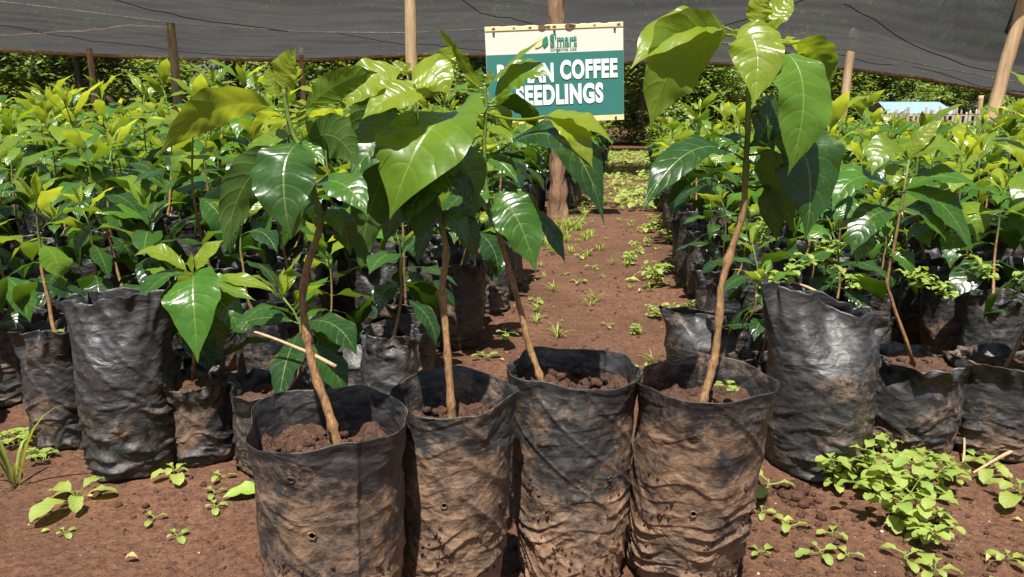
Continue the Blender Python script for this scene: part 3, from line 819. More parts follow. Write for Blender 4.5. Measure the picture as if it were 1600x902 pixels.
rD, cD = fb(253, 358, 586, 722, 12.6, 'short dark bag whose glossy seedling droops one big leaf, right of the tall crumpled bag', soil=.9)
fb(358, 486, 590, 738, 15.2, 'dark bag with thin bare stems half hidden behind the leftmost big front seedling', plant=dict(hgt=.17, young=.3, low=.6), soil=.82)
fb(500, 640, 500, 640, 18.9, 'crumpled grey-lit bag collapsed behind the leftmost two big front bags', pinch=.85, slant=.16, mat='bag_clean', cat='grow bag', name='crumpled_grow_bag', wr=1.8)
fb(590, 676, 462, 590, 21.4, 'open black bag behind the second big seedling at the path corner', plant=dict(hgt=.3, young=.4))
fb(1055, 1212, 486, 592, 24.8, 'slumped dusty black bag directly behind the rightmost big seedling', pinch=.85, slant=-.10, mat='bag_clean', cat='grow bag', name='crumpled_grow_bag')
fb(1214, 1374, 462, 744, 27.3, 'tall black bag with a diagonally folded top, right of the four big seedlings', pinch=.85, slant=-.11, mat='bag_clean', wr=1.1, cat='grow bag', name='folded_grow_bag')
rR2, cR2 = fb(1374, 1506, 552, 712, 30.7, 'black bag with rolled rim above the bright weed clump, a thin stem slanting left', soil=.88, wr=1.7)
fb(1508, 1640, 552, 712, 33.1, 'black bag at the right photo edge with a loose torn flap on its rim', soil=.86, plant=dict(hgt=.3, young=.6, low=.35))

# hand-placed plants on D and R2
def traced(root, Yr, ST, LL, r0=.003):
    o0 = Vector(root.location); pts = [pt(a, b, Yr) for a, b in ST]
    mb = MB(); k = len(pts)
    mb.tube([p - o0 for p in pts], [r0 * (1 - .5 * i / k) for i in range(k)], 8, [(ss(.5, .9, i / k), 0, 0) for i in range(k)], True, .2)
    mb.build('stem', M['stem'], root); fo = MB()
    for (a, b, c, wpx, nn, age) in LL:
        A, B, C = pt(a[0], a[1], Yr + a[2]), pt(b[0], b[1], Yr + b[2]), pt(c[0], c[1], Yr + c[2])
        add_leaf(fo, A - o0, B - o0, C - o0, wpx / F * Yr * 1.03, (nn[0], -nn[2], nn[1]), age, 20, 8, .14, .14, (a[0] * 3.7 + c[1]) % 1, .9, .07)
        q = min(pts, key=lambda s_: (s_ - A).length)
        if .003 < (q - A).length < .1: fo.tube([q - o0, A - o0, bez(A, B, C, .08) - o0], [.0012, .001, .0007], 5, (.5, .5, 0), False)
    fo.build('foliage', M['leaf'], root)
traced(rD, rD.location.y, [(301, 592), (303, 560), (300, 520), (303, 470), (302, 432)], [
 ((304,432,0),(298,420,-.05),(309,567,-.08),84,(0,.4,1),.4),
 ((295,430,0),(245,410,-.02),(188,520,-.04),46,(-.4,.8,.5),.15),
 ((296,428,0),(245,375,0),(210,400,0),34,(0,1,.4),.75),
 ((306,425,0),(315,395,0),(350,375,.01),32,(-.3,.6,.8),.8),
 ((310,470,0),(355,450,-.02),(378,533,-.03),46,(.3,.7,.8),.2),
 ((308,440,.01),(370,425,0),(432,458,0),30,(0,1,.4),.7),
 ((310,480,.01),(330,470,.02),(345,560,.02),60,(.2,.5,1),.12),
 ((298,480,.01),(270,470,.02),(262,540,.02),50,(-.2,.5,1),.12),
 ((302,428,0),(296,412,0),(300,395,0),10,(0,0,1),.9),
 ((302,428,0),(330,440,-.02),(400,470,-.02),40,(0,1,.3),.5)])
traced(rR2, rR2.location.y, [(1428, 572), (1415, 530), (1398, 485), (1385, 440), (1395, 395), (1405, 340), (1412, 300), (1420, 250)], [
 ((1415,372,0),(1440,345,-.02),(1452,388,-.03),40,(0,.8,.7),.3),
 ((1372,375,0),(1345,360,-.02),(1338,415,-.03),34,(-.2,.5,1),.4),
 ((1375,370,0),(1340,340,-.01),(1298,360,-.02),30,(0,1,.4),.7),
 ((1405,330,0),(1450,310,-.03),(1478,378,-.05),48,(.2,.8,.7),.3),
 ((1410,300,0),(1470,250,-.02),(1535,300,-.04),50,(.1,1,.5),.4),
 ((1410,300,0),(1480,290,-.04),(1520,400,-.05),56,(.3,.6,.8),.2),
 ((1400,300,0),(1330,240,-.02),(1300,330,-.04),50,(-.2,1,.5),.4),
 ((1400,330,0),(1350,320,-.03),(1330,400,-.04),48,(-.3,.7,.7),.15),
 ((1412,270,0),(1390,260,-.02),(1398,295,-.03),30,(-.2,.4,1),.7),
 ((1418,250,0),(1380,200,-.01),(1362,275,-.03),50,(-.2,.9,.7),.6),
 ((1420,250,0),(1470,205,-.01),(1510,250,-.02),44,(.1,1,.5),.6),
 ((1420,250,0),(1430,215,0),(1475,185,0),26,(-.3,.5,.8),.9),
 ((1390,400,0),(1420,395,-.02),(1425,430,-.02),32,(0,.7,.7),.3)])

def leaf_cluster_small(root_loc, pxs, seed, scale, name, label, group=None, mat='weed', young=.8, clover=False):
    pass

# bulk of both blocks
rg = random.Random(21)
cand = []
sy = 0.158
yy = 1.20; row = 0
while yy < 9.5:
    for side in (-1, 1):
        x = left_edge(yy) - 0.055 if side < 0 else right_edge(yy) + 0.055
        k = 0
        while abs(x) < 0.70 * yy + 0.25:
            jx, jy = rg.uniform(-.018, .018), rg.uniform(-.022, .022)
            cx, cy = x + jx, yy + jy
            if not (side < 0 and 1.8 < cy < 4.1 and cx > .0475 * cy - .10) and math.hypot(cx - .25, cy - 4.0) > .16 and all(math.hypot(cx - a, cy - b) > 0.105 for a, b in front_xy): cand.append((cy, cx, side, k))
            x += side * (0.155 if yy < 4 else 0.16); k += 1
    yy += sy if yy < 4 else 0.2; row += 1
cand = [c for c in cand if c[3] == 0 or rg.random() > .07]
cand.sort(key=lambda c: c[0])
near = cand[:282]; far = cand[282:]
print('near', len(near), 'far', len(far), 'ymax near', near[-1][0])
def band(y, side, k):
    s = 'left' if side < 0 else 'right'
    if k == 0: return f'black-bagged coffee seedling at the very edge of the {s} block, right beside the trodden path'
    if y < 1.5: return f'leafy coffee seedling in the rows just behind the front bags of the {s} block'
    if y < 2.1: return f'leafy coffee seedling in the middle rows of the {s} block, bag mostly hidden'
    return f'leafy coffee seedling deep in the {s} block, only its bright top showing'
for (y, x, side, k) in near:
    if y < 1.45: kd = rg.choice([1, 3, 3, 6, 6, 5])
    elif y < 1.9: kd = rg.choice([0, 1, 3, 5, 2])
    else: kd = rg.choice([0, 2, 4, 5, 7, 7])
    s = 'left' if side < 0 else 'right'
    place(kd, x, y, rg.uniform(0, 6.28), band(y, side, k), f'coffee seedlings packed in the {s} block', rg.choice([rg.uniform(.66, .9), rg.uniform(.9, 1.18), rg.uniform(.9, 1.18)]) * (1 if side < 0 else .9), (rg.gauss(0, .05), rg.gauss(0, .05)))

# far rows: one mass (beyond the nearest individuals)
low = []
for i in range(5):
    rng = random.Random(300 + i)
    low.append(plant_parts(rng, .25 + .03 * i, detail=(4, 2), young=.7, nn=8, leaf_l=.135))
fo_all = MB()
lowb = bag_mesh(bag_outer(.2, .055, .052, 3.3, 1.0), 14, 7, .2)
bagm = MB()
def bulk(dst, src, x, y, z, a, s):
    V = np.array(src.v); ca, sa = math.cos(a), math.sin(a)
    X = (V[:, 0] * ca - V[:, 1] * sa) * s + x; Y = (V[:, 0] * sa + V[:, 1] * ca) * s + y; Z = V[:, 2] * s + z
    o = len(dst.v); dst.v += list(zip(X.tolist(), Y.tolist(), Z.tolist()))
    dst.f += [tuple(i + o for i in f) for f in src.f]; dst.uv += src.uv; dst.a += src.a
for (y, x, side, k) in far:
    st, fo = rg.choice(low); bulk(fo_all, fo, x, y, .16 if side < 0 else .11, rg.uniform(0, 6.28), rg.uniform(.85, 1.2) * (1 if side < 0 else .9))
    if k < 3: bulk(bagm, lowb, x, y, -.005, rg.uniform(0, 6.28), 1.0)
ms = empty('distant_seedlings'); tag(ms, 'far rows of coffee seedlings merging into one green mass under the net', 'seedlings', kind='stuff')
fo_all.build('foliage', M['leaf'], ms); bagm.build('grow_bag', M['bag_mid'], ms)

# ---------------------------------------------------------------- poles and shade net
def pole(name, foot, top, r, label, cat='pole', rough=.1, group=None, curve=0.0, rt=None):
    A, B = Vector(foot), Vector(top); n = 14; mb = MB(); pts, rr = [], []
    L = (B - A).length
    for i in range(n + 1):
        t = i / n
        pts.append(A.lerp(B, t) - A + Vector((curve * math.sin(t * 3.1) + .012 * N1(t * 5, r * 900, 1), .012 * N1(t * 5, r * 700, 4), 0)))
        rr.append((r + ((rt or r * .85) - r) * t) * (1 + rough * N1(t * 14, r * 500, 2)))
    mb.tube(pts, rr, 14, (0, 0, 0), True, .12)
    o = mb.build(name, M['pole'], None, A); tag(o, label, cat, group); return o
PG = 'wooden poles holding up the shade net'
def vpole(px, Y, wpx, ztop, label, dx=0, **k):
    c = pt(px, 300, Y); r = wpx / F * Y / 2
    return pole('wooden_pole', (c.x, Y, -.05), (c.x + dx, Y, ztop), r, label, group=PG, **k)
vpole(291, 8.1, 15, 1.46, 'straight tan pole left of centre, holding the net edge above the left block')
vpole(165, 13.5, 10, 1.70, 'thin brown pole far left with a slanting brace at its foot')
vpole(483, 13.5, 8, 1.72, 'thin brown pole far behind the leftmost big seedling')
vpole(649, 6.6, 20, 1.66, 'thick pale pole standing left of the sign, vertical')
vpole(1303, 8.6, 14, 1.47, 'pole behind the rightmost big seedling, leaning slightly right', dx=.05)
pR = pt(1553, 200, 6.7); pT = pt(1606, -20, 6.7)
pole('wooden_pole', (pR.x - .1, 6.7, -.05), pT + (pT - pR) * .25, .058, 'thick orange-brown pole leaning steeply right at the right photo edge', group=PG)
a_, b_ = pt(168, 152, 13.3), pt(215, 200, 12.8)
pole('pole_brace', b_ + (b_ - a_) * .5, a_, .04, 'short slanting brace leaning on the thin far left pole', 'brace')
# far right tree-trunk-like post
vpole(1514, 22, 8, 1.2, 'distant pale post behind the stake fence at right')

def grid_net(rows, name, label, sag=0.05, seed=0):
    """rows: list of lists of 3D points (same count); bilinear patch with sag and creases"""
    mb = MB(); vs = []; nu = 160; nv = 70
    R_ = len(rows); C_ = len(rows[0])
    for j in range(nv + 1):
        v = j / nv * (R_ - 1); j0 = min(int(v), R_ - 2); fv = v - j0
        for i in range(nu + 1):
            u = i / nu * (C_ - 1); i0 = min(int(u), C_ - 2); fu = u - i0
            fu2 = fu
            p = rows[j0][i0].lerp(rows[j0][i0 + 1], fu2).lerp(rows[j0 + 1][i0].lerp(rows[j0 + 1][i0 + 1], fu2), fv)
            e = 1 - abs(2 * j / nv - 1) ** 3
            p = p + Vector((0, 0, e * (-sag * (0.7 + .3 * math.sin(p.x * 1.9 + seed)) + .075 * N1(p.x * .8, p.y * 1.6, seed)) + .022 * e * N1(p.x * 1.2, p.y * 8, seed) + .016 * e * N1(p.x * 5, p.y * 4, seed)))
            vs.append(p)
    m = nu + 1
    mb.add(vs, [(j * m + i, j * m + i + 1, (j + 1) * m + i + 1, (j + 1) * m + i) for j in range(nv) for i in range(nu)])
    root = mb.build(name, M['net']); tag(root, label, 'shade net')
    return root, vs, m, nv
def cord(root, pts, r=.006, mat='cord', name='edge_cord'):
    mb = MB(); mb.tube(pts, r, 6); return mb.build(name, M[mat], root)
PX = [-500, 0, 150, 290, 480, 640, 760, 960, 1240, 1330, 1440, 1600, 2100]
E1 = [-60, 2, 20, 38, 50, 51, 45, 62, 70, 78, 100, 130, 210]          # lower edge of near panel
E2 = [50, 76, 84, 90, 92, 84, 84, 95, 99, 106, 120, 148, 215]         # far edge of far panel
near_far = [pt(x, y, 8.1) for x, y in zip(PX, E1)]
near_mid = [Vector((p.x * .92, 7.3, p.z + .12)) for p in near_far]
near_near = [Vector((p.x * .84, 6.5, max(1.68, p.z + .26))) for p in near_far]
n1, vs1, m1, nv1 = grid_net([near_near, near_mid, near_far], 'shade_net', 'dark near panel of shade net sagging over the sign', .03, 1)
cord(n1, [v - Vector((0, 0, .004)) for v in vs1[nv1 * m1:]], .007)
far_near = [Vector((p.x * 11.6 / 8.1, 11.6, CZ + (p.z - CZ) * 11.6 / 8.1 + .06)) for p in near_far]
far_far = [pt(x, y, 14.0) for x, y in zip(PX, E2)]
n2, vs2, m2, nv2 = grid_net([far_near, [a.lerp(b, .5) for a, b in zip(far_near, far_far)], far_far], 'shade_net', 'far panel of shade net ending above the distant trees', .05, 5)
mb = MB(); ln = vs2[nv2 * m2:]
mb.tube([v - Vector((0, 0, .03)) for v in ln], .028, 7, (0, 0, 0), True, .1); rail = mb.build('edge_rail', M['pole'], n2)
def on_net(vs, m, nv, u0, v0, u1, v1, n=40, wob=.003):
    out = []
    for i in range(n + 1):
        t = i / n; u = (u0 + (u1 - u0) * t) * (m - 1); v = (v0 + (v1 - v0) * t) * nv
        i0, j0 = min(int(u), m - 2), min(int(v), nv - 1); fu, fv = u - i0, v - j0
        a = vs[j0 * m + i0].lerp(vs[j0 * m + i0 + 1], fu).lerp(vs[(j0 + 1) * m + i0].lerp(vs[(j0 + 1) * m + i0 + 1], fu), fv); out.append(a + Vector((0, 0, -.012 + wob * N1(t * 6, u0 * 9, 0))))
    return out
M['seam'] = plain('net_seam', (0.012, 0.012, 0.013), .8, .1)
for (u0, v0, u1, v1) in ((.06, .2, .32, .99), (.44, .1, .56, .99), (.68, .1, .60, .99), (.72, .3, 1.0, .93)):
    cord(n1, on_net(vs1, m1, nv1, u0, v0, u1, v1), .004, 'seam', 'seam')
for (u0, v0, u1, v1) in ((.0, .25, .36, .98), (.34, .0, .52, .98), (.62, .1, 1.0, .75)):
    cord(n2, on_net(vs2, m2, nv2, u0, v0, u1, v1), .005, 'seam', 'seam')
cord(n2, on_net(vs2, m2, nv2, .04, .75, .24, .12), .012, 'cord', 'rope')
# side net at the back, left of the sign
M['sidenet'] = net_material(.90, 'side_shade_net')
mb = MB(); vs = []
for j in range(9):
    for i in range(81):
        x = -11.5 + i * .175; 
        vs.append(Vector((x, 14.4 + .06 * N1(x * 1.3, j * .5, 4), j / 8 * 1.82)))
mb.add(vs, [(j * 81 + i, j * 81 + i + 1, (j + 1) * 81 + i + 1, (j + 1) * 81 + i) for j in range(8) for i in range(80)])
tag(mb.build('side_net', M['sidenet']), 'see-through dark side net hanging in front of the trees', 'shade net')

# wire lines across the back
for i, z in enumerate((.62, .98)):
    mb = MB(); pts = [Vector((x, 12.6, z + .02 * math.sin(x * .6) )) for x in np.arange(-2, 9, .4)]
    mb.tube(pts, .005, 5); tag(mb.build('fence_wire', M['seam']), 'thin dark wire stretched across the back at ' + ('knee height' if i == 0 else 'waist height'), 'wire')

# ---------------------------------------------------------------- sign
SY = 3.93
c0 = pt(868, 116, SY); bw, bh = 205 / F * SY / cp * .985, 146 / F * SY * .98
sg = empty('nursery_sign', (c0.x, SY, c0.z)); tag(sg, 'green and white painted board reading BATIAN COFFEE SEEDLINGS on a wooden post', 'sign')
sg.rotation_euler = (0, R(-2.4) * -1 * -1, R(3))
def panel(x0, x1, z0, z1, th, y, nm, mat, rag=0.0):
    mb = MB(); n = 40; top = [];
    vs = []
    for i in range(n + 1):
        x = x0 + (x1 - x0) * i / n
        vs += [Vector((x, y, z0)), Vector((x, y, z1 - rag * max(0, N1(x * 22, 3, 1)))), Vector((x, y + th, z0)), Vector((x, y + th, z1 - rag * max(0, N1(x * 22, 3, 1))))]
    fs = []
    for i in range(n):
        a, b = i * 4, i * 4 + 4
        fs += [(a, b, b + 1, a + 1), (a + 2, a + 3, b + 3, b + 2), (a + 1, b + 1, b + 3, a + 3), (a, a + 2, b + 2, b)]
    fs += [(0, 1, 3, 2), (n * 4, n * 4 + 2, n * 4 + 3, n * 4 + 1)]
    mb.add(vs, fs); return mb.build(nm, mat, sg, smooth=False)
hw, hh = bw / 2, bh / 2
panel(-hw, hw, -hh, hh, .014, 0, 'board', M['white'], .012)
panel(-hw + .001, hw - .001, -hh + .030, hh - .135, .003, -.003, 'green_field', M['green'])
panel(-hw + .001, hw - .001, -hh + .001, -hh + .028, .003, -.003, 'bottom_stripe', M['yellow'])
panel(-hw + .001, hw - .001, hh - .022, hh - .004, .003, -.003, 'top_stripe', M['yellow'], .016)
# rust blotches along the top edge
mb = MB(); rr_ = random.Random(5)
for (xa, s) in ((-.06, .020), (-.03, .012), (.075, .024), (.09, .016), (-.30, .009), (.32, .010), (.0, .010), (.2, .006), (-.2, .006), (-.12, .008)):
    k = 14; vs = [Vector((xa + s * (1 + .5 * N1(a, s * 90, 1)) * math.cos(a * 6.283 / k) , -.0045, hh - .012 + s * .55 * (1 + .6 * N1(a * 2, s * 70, 2)) * math.sin(a * 6.283 / k))) for a in range(k)]
    vs2_ = [v + Vector((0, .004, 0)) for v in vs]; fs = [tuple(range(k))] + [(a, (a + 1) % k, k + (a + 1) % k, k + a) for a in range(k)]
    mb.add([Vector((v.x, v.y, min(v.z, hh - .001))) for v in vs + vs2_], fs)
mb.build('rust_patch', M['rust'], sg, smooth=False)
def text(body, x, z, height, width, mat, nm, off=.0, ang=0.0, y=-.0045, sp_=1.0):
    cu = bpy.data.curves.new('txt', 'FONT'); cu.body = body; cu.size = 1; cu.extrude = .01; cu.offset = off; cu.space_character = sp_
    o = bpy.data.objects.new('txt', cu); col.objects.link(o); bpy.context.view_layer.update()
    me = bpy.data.meshes.new_from_object(o.evaluated_get(bpy.context.evaluated_depsgraph_get()))
    bpy.data.objects.remove(o)
    V = np.array([v.co[:] for v in me.vertices]); mn_, mx_ = V.min(0), V.max(0)
    for v in me.vertices:
        a = (v.co.x - mn_[0]) / (mx_[0] - mn_[0]) * width; b = (v.co.y - mn_[1]) / (mx_[1] - mn_[1]) * height
        v.co = (x + a, y - (.0012 if v.co.z > 0 else 0), z + b)
    me.materials.clear(); me.materials.append(mat)
    t = bpy.data.objects.new(nm, me); col.objects.link(t); t.parent = sg; return t
s_ = 205 / bw   # px per metre on the board
def bx(px, py): return ((px - 868) / s_, -(py - 116) / s_)
x, z = bx(781, 127.5); text('BATIAN', x, z, .094, 84 / s_, M['letter'], 'lettering', .048, sp_=1.12)
x, z = bx(875, 124.5); text('COFFEE', x, z, .094, 86 / s_, M['letter'], 'lettering', .048, sp_=1.12)
x, z = bx(808, 160.5); text('SEEDLINGS', x, z, .100, 131 / s_, M['letter'], 'lettering', .048, sp_=1.12)
x, z = bx(861, 75); text("S'mart", x, z, .056, 40 / s_, M['logo'], 'lettering', .02)
x, z = bx(861, 81.5); text('Organics Ltd', x, z, .018, 39 / s_, M['logo'], 'lettering', .01)
def flatleaf(cx, cz, L, W, ang, mat, y, nm):
    mb = MB(); k = 12; vs = []
    for i in range(k + 1):
        t = i / k; vs.append((t - .5, math.sin(math.pi * t) * .5))
    for i in range(1, k): t = 1 - i / k; vs.append((t - .5, -math.sin(math.pi * t) * .5))
    P = [Vector((cx + a * L * math.cos(ang) - b * W * math.sin(ang), y, cz + a * L * math.sin(ang) + b * W * math.cos(ang))) for a, b in vs]
    n = len(P); mb.add(P + [p + Vector((0, .003, 0)) for p in P], [tuple(range(n)), tuple(range(2 * n - 1, n - 1, -1))] + [(i, (i + 1) % n, n + (i + 1) % n, n + i) for i in range(n)])
    mb.build(nm, mat, sg, smooth=False)
x, z = bx(844, 70); flatleaf(x, z, .062, .044, R(60), M['yellow'], -.0035, 'logo_leaf')
x, z = bx(854, 69); flatleaf(x, z, .055, .030, R(75), M['logo'], -.0055, 'logo_leaf')
for sx_ in (-.3, .0, .3):
    for sz_ in (hh - .03, -hh + .014):
        mb = MB(); mb.tube([Vector((sx_, -.008, sz_)), Vector((sx_, .002, sz_))], .006, 8); mb.build('nail_head', M['rust'], sg)
# post
pb = gp(876, 347); 
ptop = pt(867, -40, SY + .06)
mb = MB(); A = Vector((pb.x, SY + .075, -.05)); pts, rr = [], []
for i in range(41):
    t = i / 40; p = A.lerp(Vector((ptop.x, SY + .06, 1.75)), t)
    pts.append(p - A + Vector((.008 * N1(t * 9, 1, 1), 0, 0))); rr.append(.040 * (1 + .14 * N1(t * 26, 2, 5)) * (1.0 if p.z < 1 else .92) + (.02 * ss(.12, 0, t)))
mb.tube(pts, rr, 16, (0, 0, 0), True, .6)
M['post'] = wood_material('knotty_post', (0.16, 0.085, 0.045), (0.36, 0.22, 0.12), (40, 40, 5), bd=.01)
post = mb.build('sign_post', M['post'], sg); post.parent = None; post.location = A
post.name = 'wooden_post'; tag(post, 'rough knotty wooden post behind the sign board, rooted beside the path', 'post')

# ---------------------------------------------------------------- weeds
def rosette(name, rng, nleaf, L, Wd, h, young=.8, droop=.5, round_=.9, stems=True):
    root = empty(name); fo = MB(); a = rng.uniform(0, 6.28)
    st = MB(); st.tube([Vector((0, 0, -.005)), Vector((rng.uniform(-.004, .004), 0, h))], [.0012, .0008], 5, (.8, 0, 0))
    for i in range(nleaf):
        a += 2.4 if nleaf > 4 else 6.283 / nleaf; d = Vector((math.cos(a), math.sin(a), 0)); l = L * rng.uniform(.6, 1.15) * (1 - .35 * i / nleaf)
        z = h * (.35 + .65 * i / nleaf); A = d * (.003 + l * .25) + Vector((0, 0, z + l * .12))
        B = A + d * l * .5 + Vector((0, 0, l * .25)); C = A + d * l + Vector((0, 0, -l * droop * rng.uniform(.1, .7)))
        add_leaf(fo, A, B, C, l * Wd, Vector((rng.uniform(-.3, .3), rng.uniform(-.3, .3), 1)), min(1, young + rng.uniform(-.3, .2)), 9, 4, .2, .12, rng.random(), .95, tip=.1)
        fo.tube([Vector((0, 0, z)), A, A.lerp(B, .2)], .0006, 4, (.8, .5, 0), False)
    s = st.build('stem', M['stem'], root); f = fo.build('foliage', M['weed'], root)
    return root, [(s, []), (f, [])]
def bushy(name, rng, nst, h, L):
    root = empty(name); fo, st = MB(), MB()
    for s in range(nst):
        a = rng.uniform(0, 6.28); d = Vector((math.cos(a), math.sin(a), 0)) * rng.uniform(.2, .9); hh_ = h * rng.uniform(.6, 1.1)
        P = [Vector((0, 0, -.004)) + (d * hh_ * t * t + Vector((0, 0, hh_ * (t - .2 * t * t)))) for t in (0, .25, .5, .75, 1)]
        st.tube(P, [.0013, .0011, .001, .0008, .0006], 5, (.85, 0, 0))
        az = rng.uniform(0, 6.28)
        for i in range(1, 5):
            az += 1.5
            for k in range(2 if i < 4 else 3):
                b = az + k * (3.14 if i < 4 else 2.1); e = Vector((math.cos(b), math.sin(b), 0)); l = L * rng.uniform(.6, 1.1)
                A = P[i] + e * l * .25 + Vector((0, 0, .002)); 
                add_leaf(fo, A, A + e * l * .5 + Vector((0, 0, l * .25)), A + e * l + Vector((0, 0, -l * rng.uniform(0, .35))), l * .68, Vector((rng.uniform(-.3, .3), rng.uniform(-.3, .3), 1)), rng.uniform(.45, 1), 8, 4, .15, .1, rng.random(), .95, tip=.1)
                fo.tube([P[i], A], .0006, 4, (.8, .5, 0), False)
    s = st.build('stem', M['stem'], root); f = fo.build('foliage', M['weed'], root)
    return root, [(s, []), (f, [])]
def tuft(name, rng, nb, L, spread=.6, wd=.0028):
    root = MB()
    for i in range(nb):
        a = rng.uniform(0, 6.28); d = Vector((math.cos(a), math.sin(a), 0)); l = L * rng.uniform(.5, 1.1); sp2 = spread * rng.uniform(.4, 1.2)
        A = d * rng.uniform(0, .006) + Vector((0, 0, -.003)); B = A + d * l * .3 * sp2 + Vector((0, 0, l * .7)); C = A + d * l * sp2 + Vector((0, 0, l * rng.uniform(.3, .8)))
        add_leaf(root, A, B, C, wd * rng.uniform(.8, 1.6), d.cross(Vector((0, 0, 1))).cross(B - A), rng.uniform(.5, 1), 6, 2, .3, .02, .3, .5)
    o = root.build(name, M['weed']); return o, []
def clover(name, rng, n, R0, h):
    root = empty(name); fo = MB()
    for i in range(n):
        a = rng.uniform(0, 6.28); rr2 = R0 * math.sqrt(rng.random()); c = Vector((math.cos(a) * rr2, math.sin(a) * rr2, h * rng.uniform(.5, 1.1)))
        fo.tube([Vector((c.x * .5, c.y * .5, 0)), Vector((c.x * .7, c.y * .7, c.z * .6)), c], .0006, 4, (.7, .5, 0), False)
        b0 = rng.uniform(0, 6.28); l = rng.uniform(.008, .0125)
        for k in range(3):
            b = b0 + k * 2.094; e = Vector((math.cos(b), math.sin(b), 0))
            add_leaf(fo, c + e * .0008, c + e * l * .6 + Vector((0, 0, .002)), c + e * l, l * 1.05, Vector((rng.uniform(-.2, .2), rng.uniform(-.2, .2), 1)), rng.uniform(.4, .8), 6, 4, .12, .06, .4, .62)
    f = fo.build('foliage', M['weed'], root); return root, [(f, [])]
rw = random.Random(77)
W = dict(big=[rosette('broad_weed', random.Random(61), 6, .046, .62, .02)], bld=[tuft('arching_grass', random.Random(52), 7, .17, .5, .0050)],
 ros=[rosette('small_weed', random.Random(i), 5 + i % 3, .026 + .004 * i, .6, .012 + .006 * i) for i in range(3)],
 spr=[rosette('weed_sprout', random.Random(10 + i), 3 + i % 2, .013 + .002 * i, .62, .008) for i in range(2)],
 tuf=[tuft('grass_tuft', random.Random(20 + i), 12 + 3 * i, .045 + .008 * i, .9) for i in range(3)],
 bus=[bushy('bushy_weed', random.Random(30 + i), 3 + i, .066 + .014 * i, .019 + .003 * i) for i in range(3)],
 clo=[clover('clover_patch', random.Random(40 + i), 9 + 5 * i, .022 + .012 * i, .016 + .006 * i) for i in range(2)])
def weed(kd, i, px, py, label, group=None, sc=1.0, cat='weed', z=None, Y=None):
    root, kids = W[kd][i]; key = (kd, i)
    o = root if key not in used else copy_thing(root, kids); used.add(key)
    if Y is None:
        c = gp(px, py); zz = gh(c.x, c.y)
    else:
        c = pt(px, py, Y); zz = c.z
    o.location = (c.x, c.y, zz); o.rotation_euler = (0, 0, rw.uniform(0, 6.28)); o.scale = (sc,) * 3
    tag(o, label, cat, group); return o
weed('big', 0, 122, 782, 'broad-leaved pale weed standing alone on bare soil at lower left')
weed('ros', 1, 272, 742, 'small pale weed at the foot of the tall crumpled bag', sc=1.0)
weed('clo', 1, 35, 690, 'clover patch at the left photo edge under the grass blades', cat='clover', sc=1.1)
weed('clo', 0, 62, 715, 'few clover leaves right of the left edge clover patch', cat='clover')
weed('clo', 0, 84, 530, 'clover growing in the open black bag at left', cat='clover', Y=fbB.location.y, sc=.75)
weed('clo', 0, 1132, 612, 'tiny clover sprouting in the bag of the rightmost big seedling', cat='clover', Y=.735, sc=.5)
weed('bld', 0, 22, 752, 'tall arching grass blades at the left photo edge', cat='grass', sc=1.0)
for (px, py, s) in ((345, 745, .8), (335, 768, .7), (240, 808, .7), (275, 832, .6), (60, 795, .6), (100, 825, .5), (335, 790, .6)):
    weed('spr', rw.randrange(2), px, py, 'tiny pale sprout on bare soil left of the big bags', 'tiny sprouts on the left bare soil', s * 1.5)
BC = 'bright weed clump before the right front bags'
for k, (px, py, i, s) in enumerate(((1308, 758, 1, 1.0), (1372, 768, 2, 1.05), (1405, 815, 2, .95), (1445, 772, 1, 1.1), (1448, 838, 0, .9), (1495, 748, 0, 1.0), (1350, 742, 1, .8), (1482, 812, 0, .6), (1400, 745, 0, 1.0))):
    weed('bus', i, px, py, 'bushy yellow-green weed in the big clump at the foot of the right front bags', BC, s)
for k, (px, py, i, s, lb) in enumerate(((1545, 735, 2, 1.0, 'broad-leaved weed with one upright oval leaf near the right edge'), (1590, 775, 1, 1.3, 'leafy weed cut by the right photo edge'), (1575, 870, 0, .8, 'small weed low at the right edge on open soil'), (1460, 890, 1, 1.0, 'weed at the bottom edge below the bright clump'))):
    weed('ros', i, px, py, lb, None, s)
for (px, py, s) in ((1200, 765, 1.6), (1232, 822, 1.1), (1280, 862, .9), (1300, 835, .9), (1325, 865, .8), (1415, 868, 1.2), (1190, 800, .7), (1548, 905, .9), (1190, 860, .7)):
    weed('spr', rw.randrange(2), px, py, 'tiny pale sprout on the open soil right of the big bags', 'tiny sprouts on the right open soil', s * 1.4)
# weeds on the path: grass and leaf sprouts
PW = 'low weeds along the trodden path'
plist = [(840, 485), (865, 452), (922, 475), (930, 468), (872, 520), (845, 495), (950, 505), (985, 450), (1020, 490), (1000, 515), (905, 440), (835, 470), (1010, 572), (760, 470)]
for k in range(40):
    c_y = rw.uniform(1.1, 4.2); q_ = gp(800, 451); xx = left_edge(c_y) + (right_edge(c_y) - left_edge(c_y)) * rw.random(); v_ = 1186 * math.tan(math.atan2(CZ, c_y) - PITCH); plist.append((800 + 1186 * xx / (c_y * cp + CZ * sp), 451 + v_))
for (px, py) in plist:
    if rw.random() < .4: weed('spr', rw.randrange(2), px, py, 'tiny pale sprout growing out of the trodden path', 'tiny sprouts on the path', rw.uniform(.8, 1.8)); continue
    weed('tuf', rw.randrange(2), px, py, 'short grass tuft on the near path between the blocks', 'grass tufts on the near path', rw.uniform(.5, .95), 'grass')
for k in range(46):
    py = rw.uniform(330, 400); px = rw.gauss(880, 28) + (py - 350) * -.2
    c = gp(px, py)
    if not (left_edge(c.y) - .05 < c.x < right_edge(c.y)): continue
    weed('tuf', rw.randrange(3), px, py, 'pale grass tuft around the foot of the sign post', 'grass tufts round the sign post', rw.uniform(.9, 1.5), 'grass')
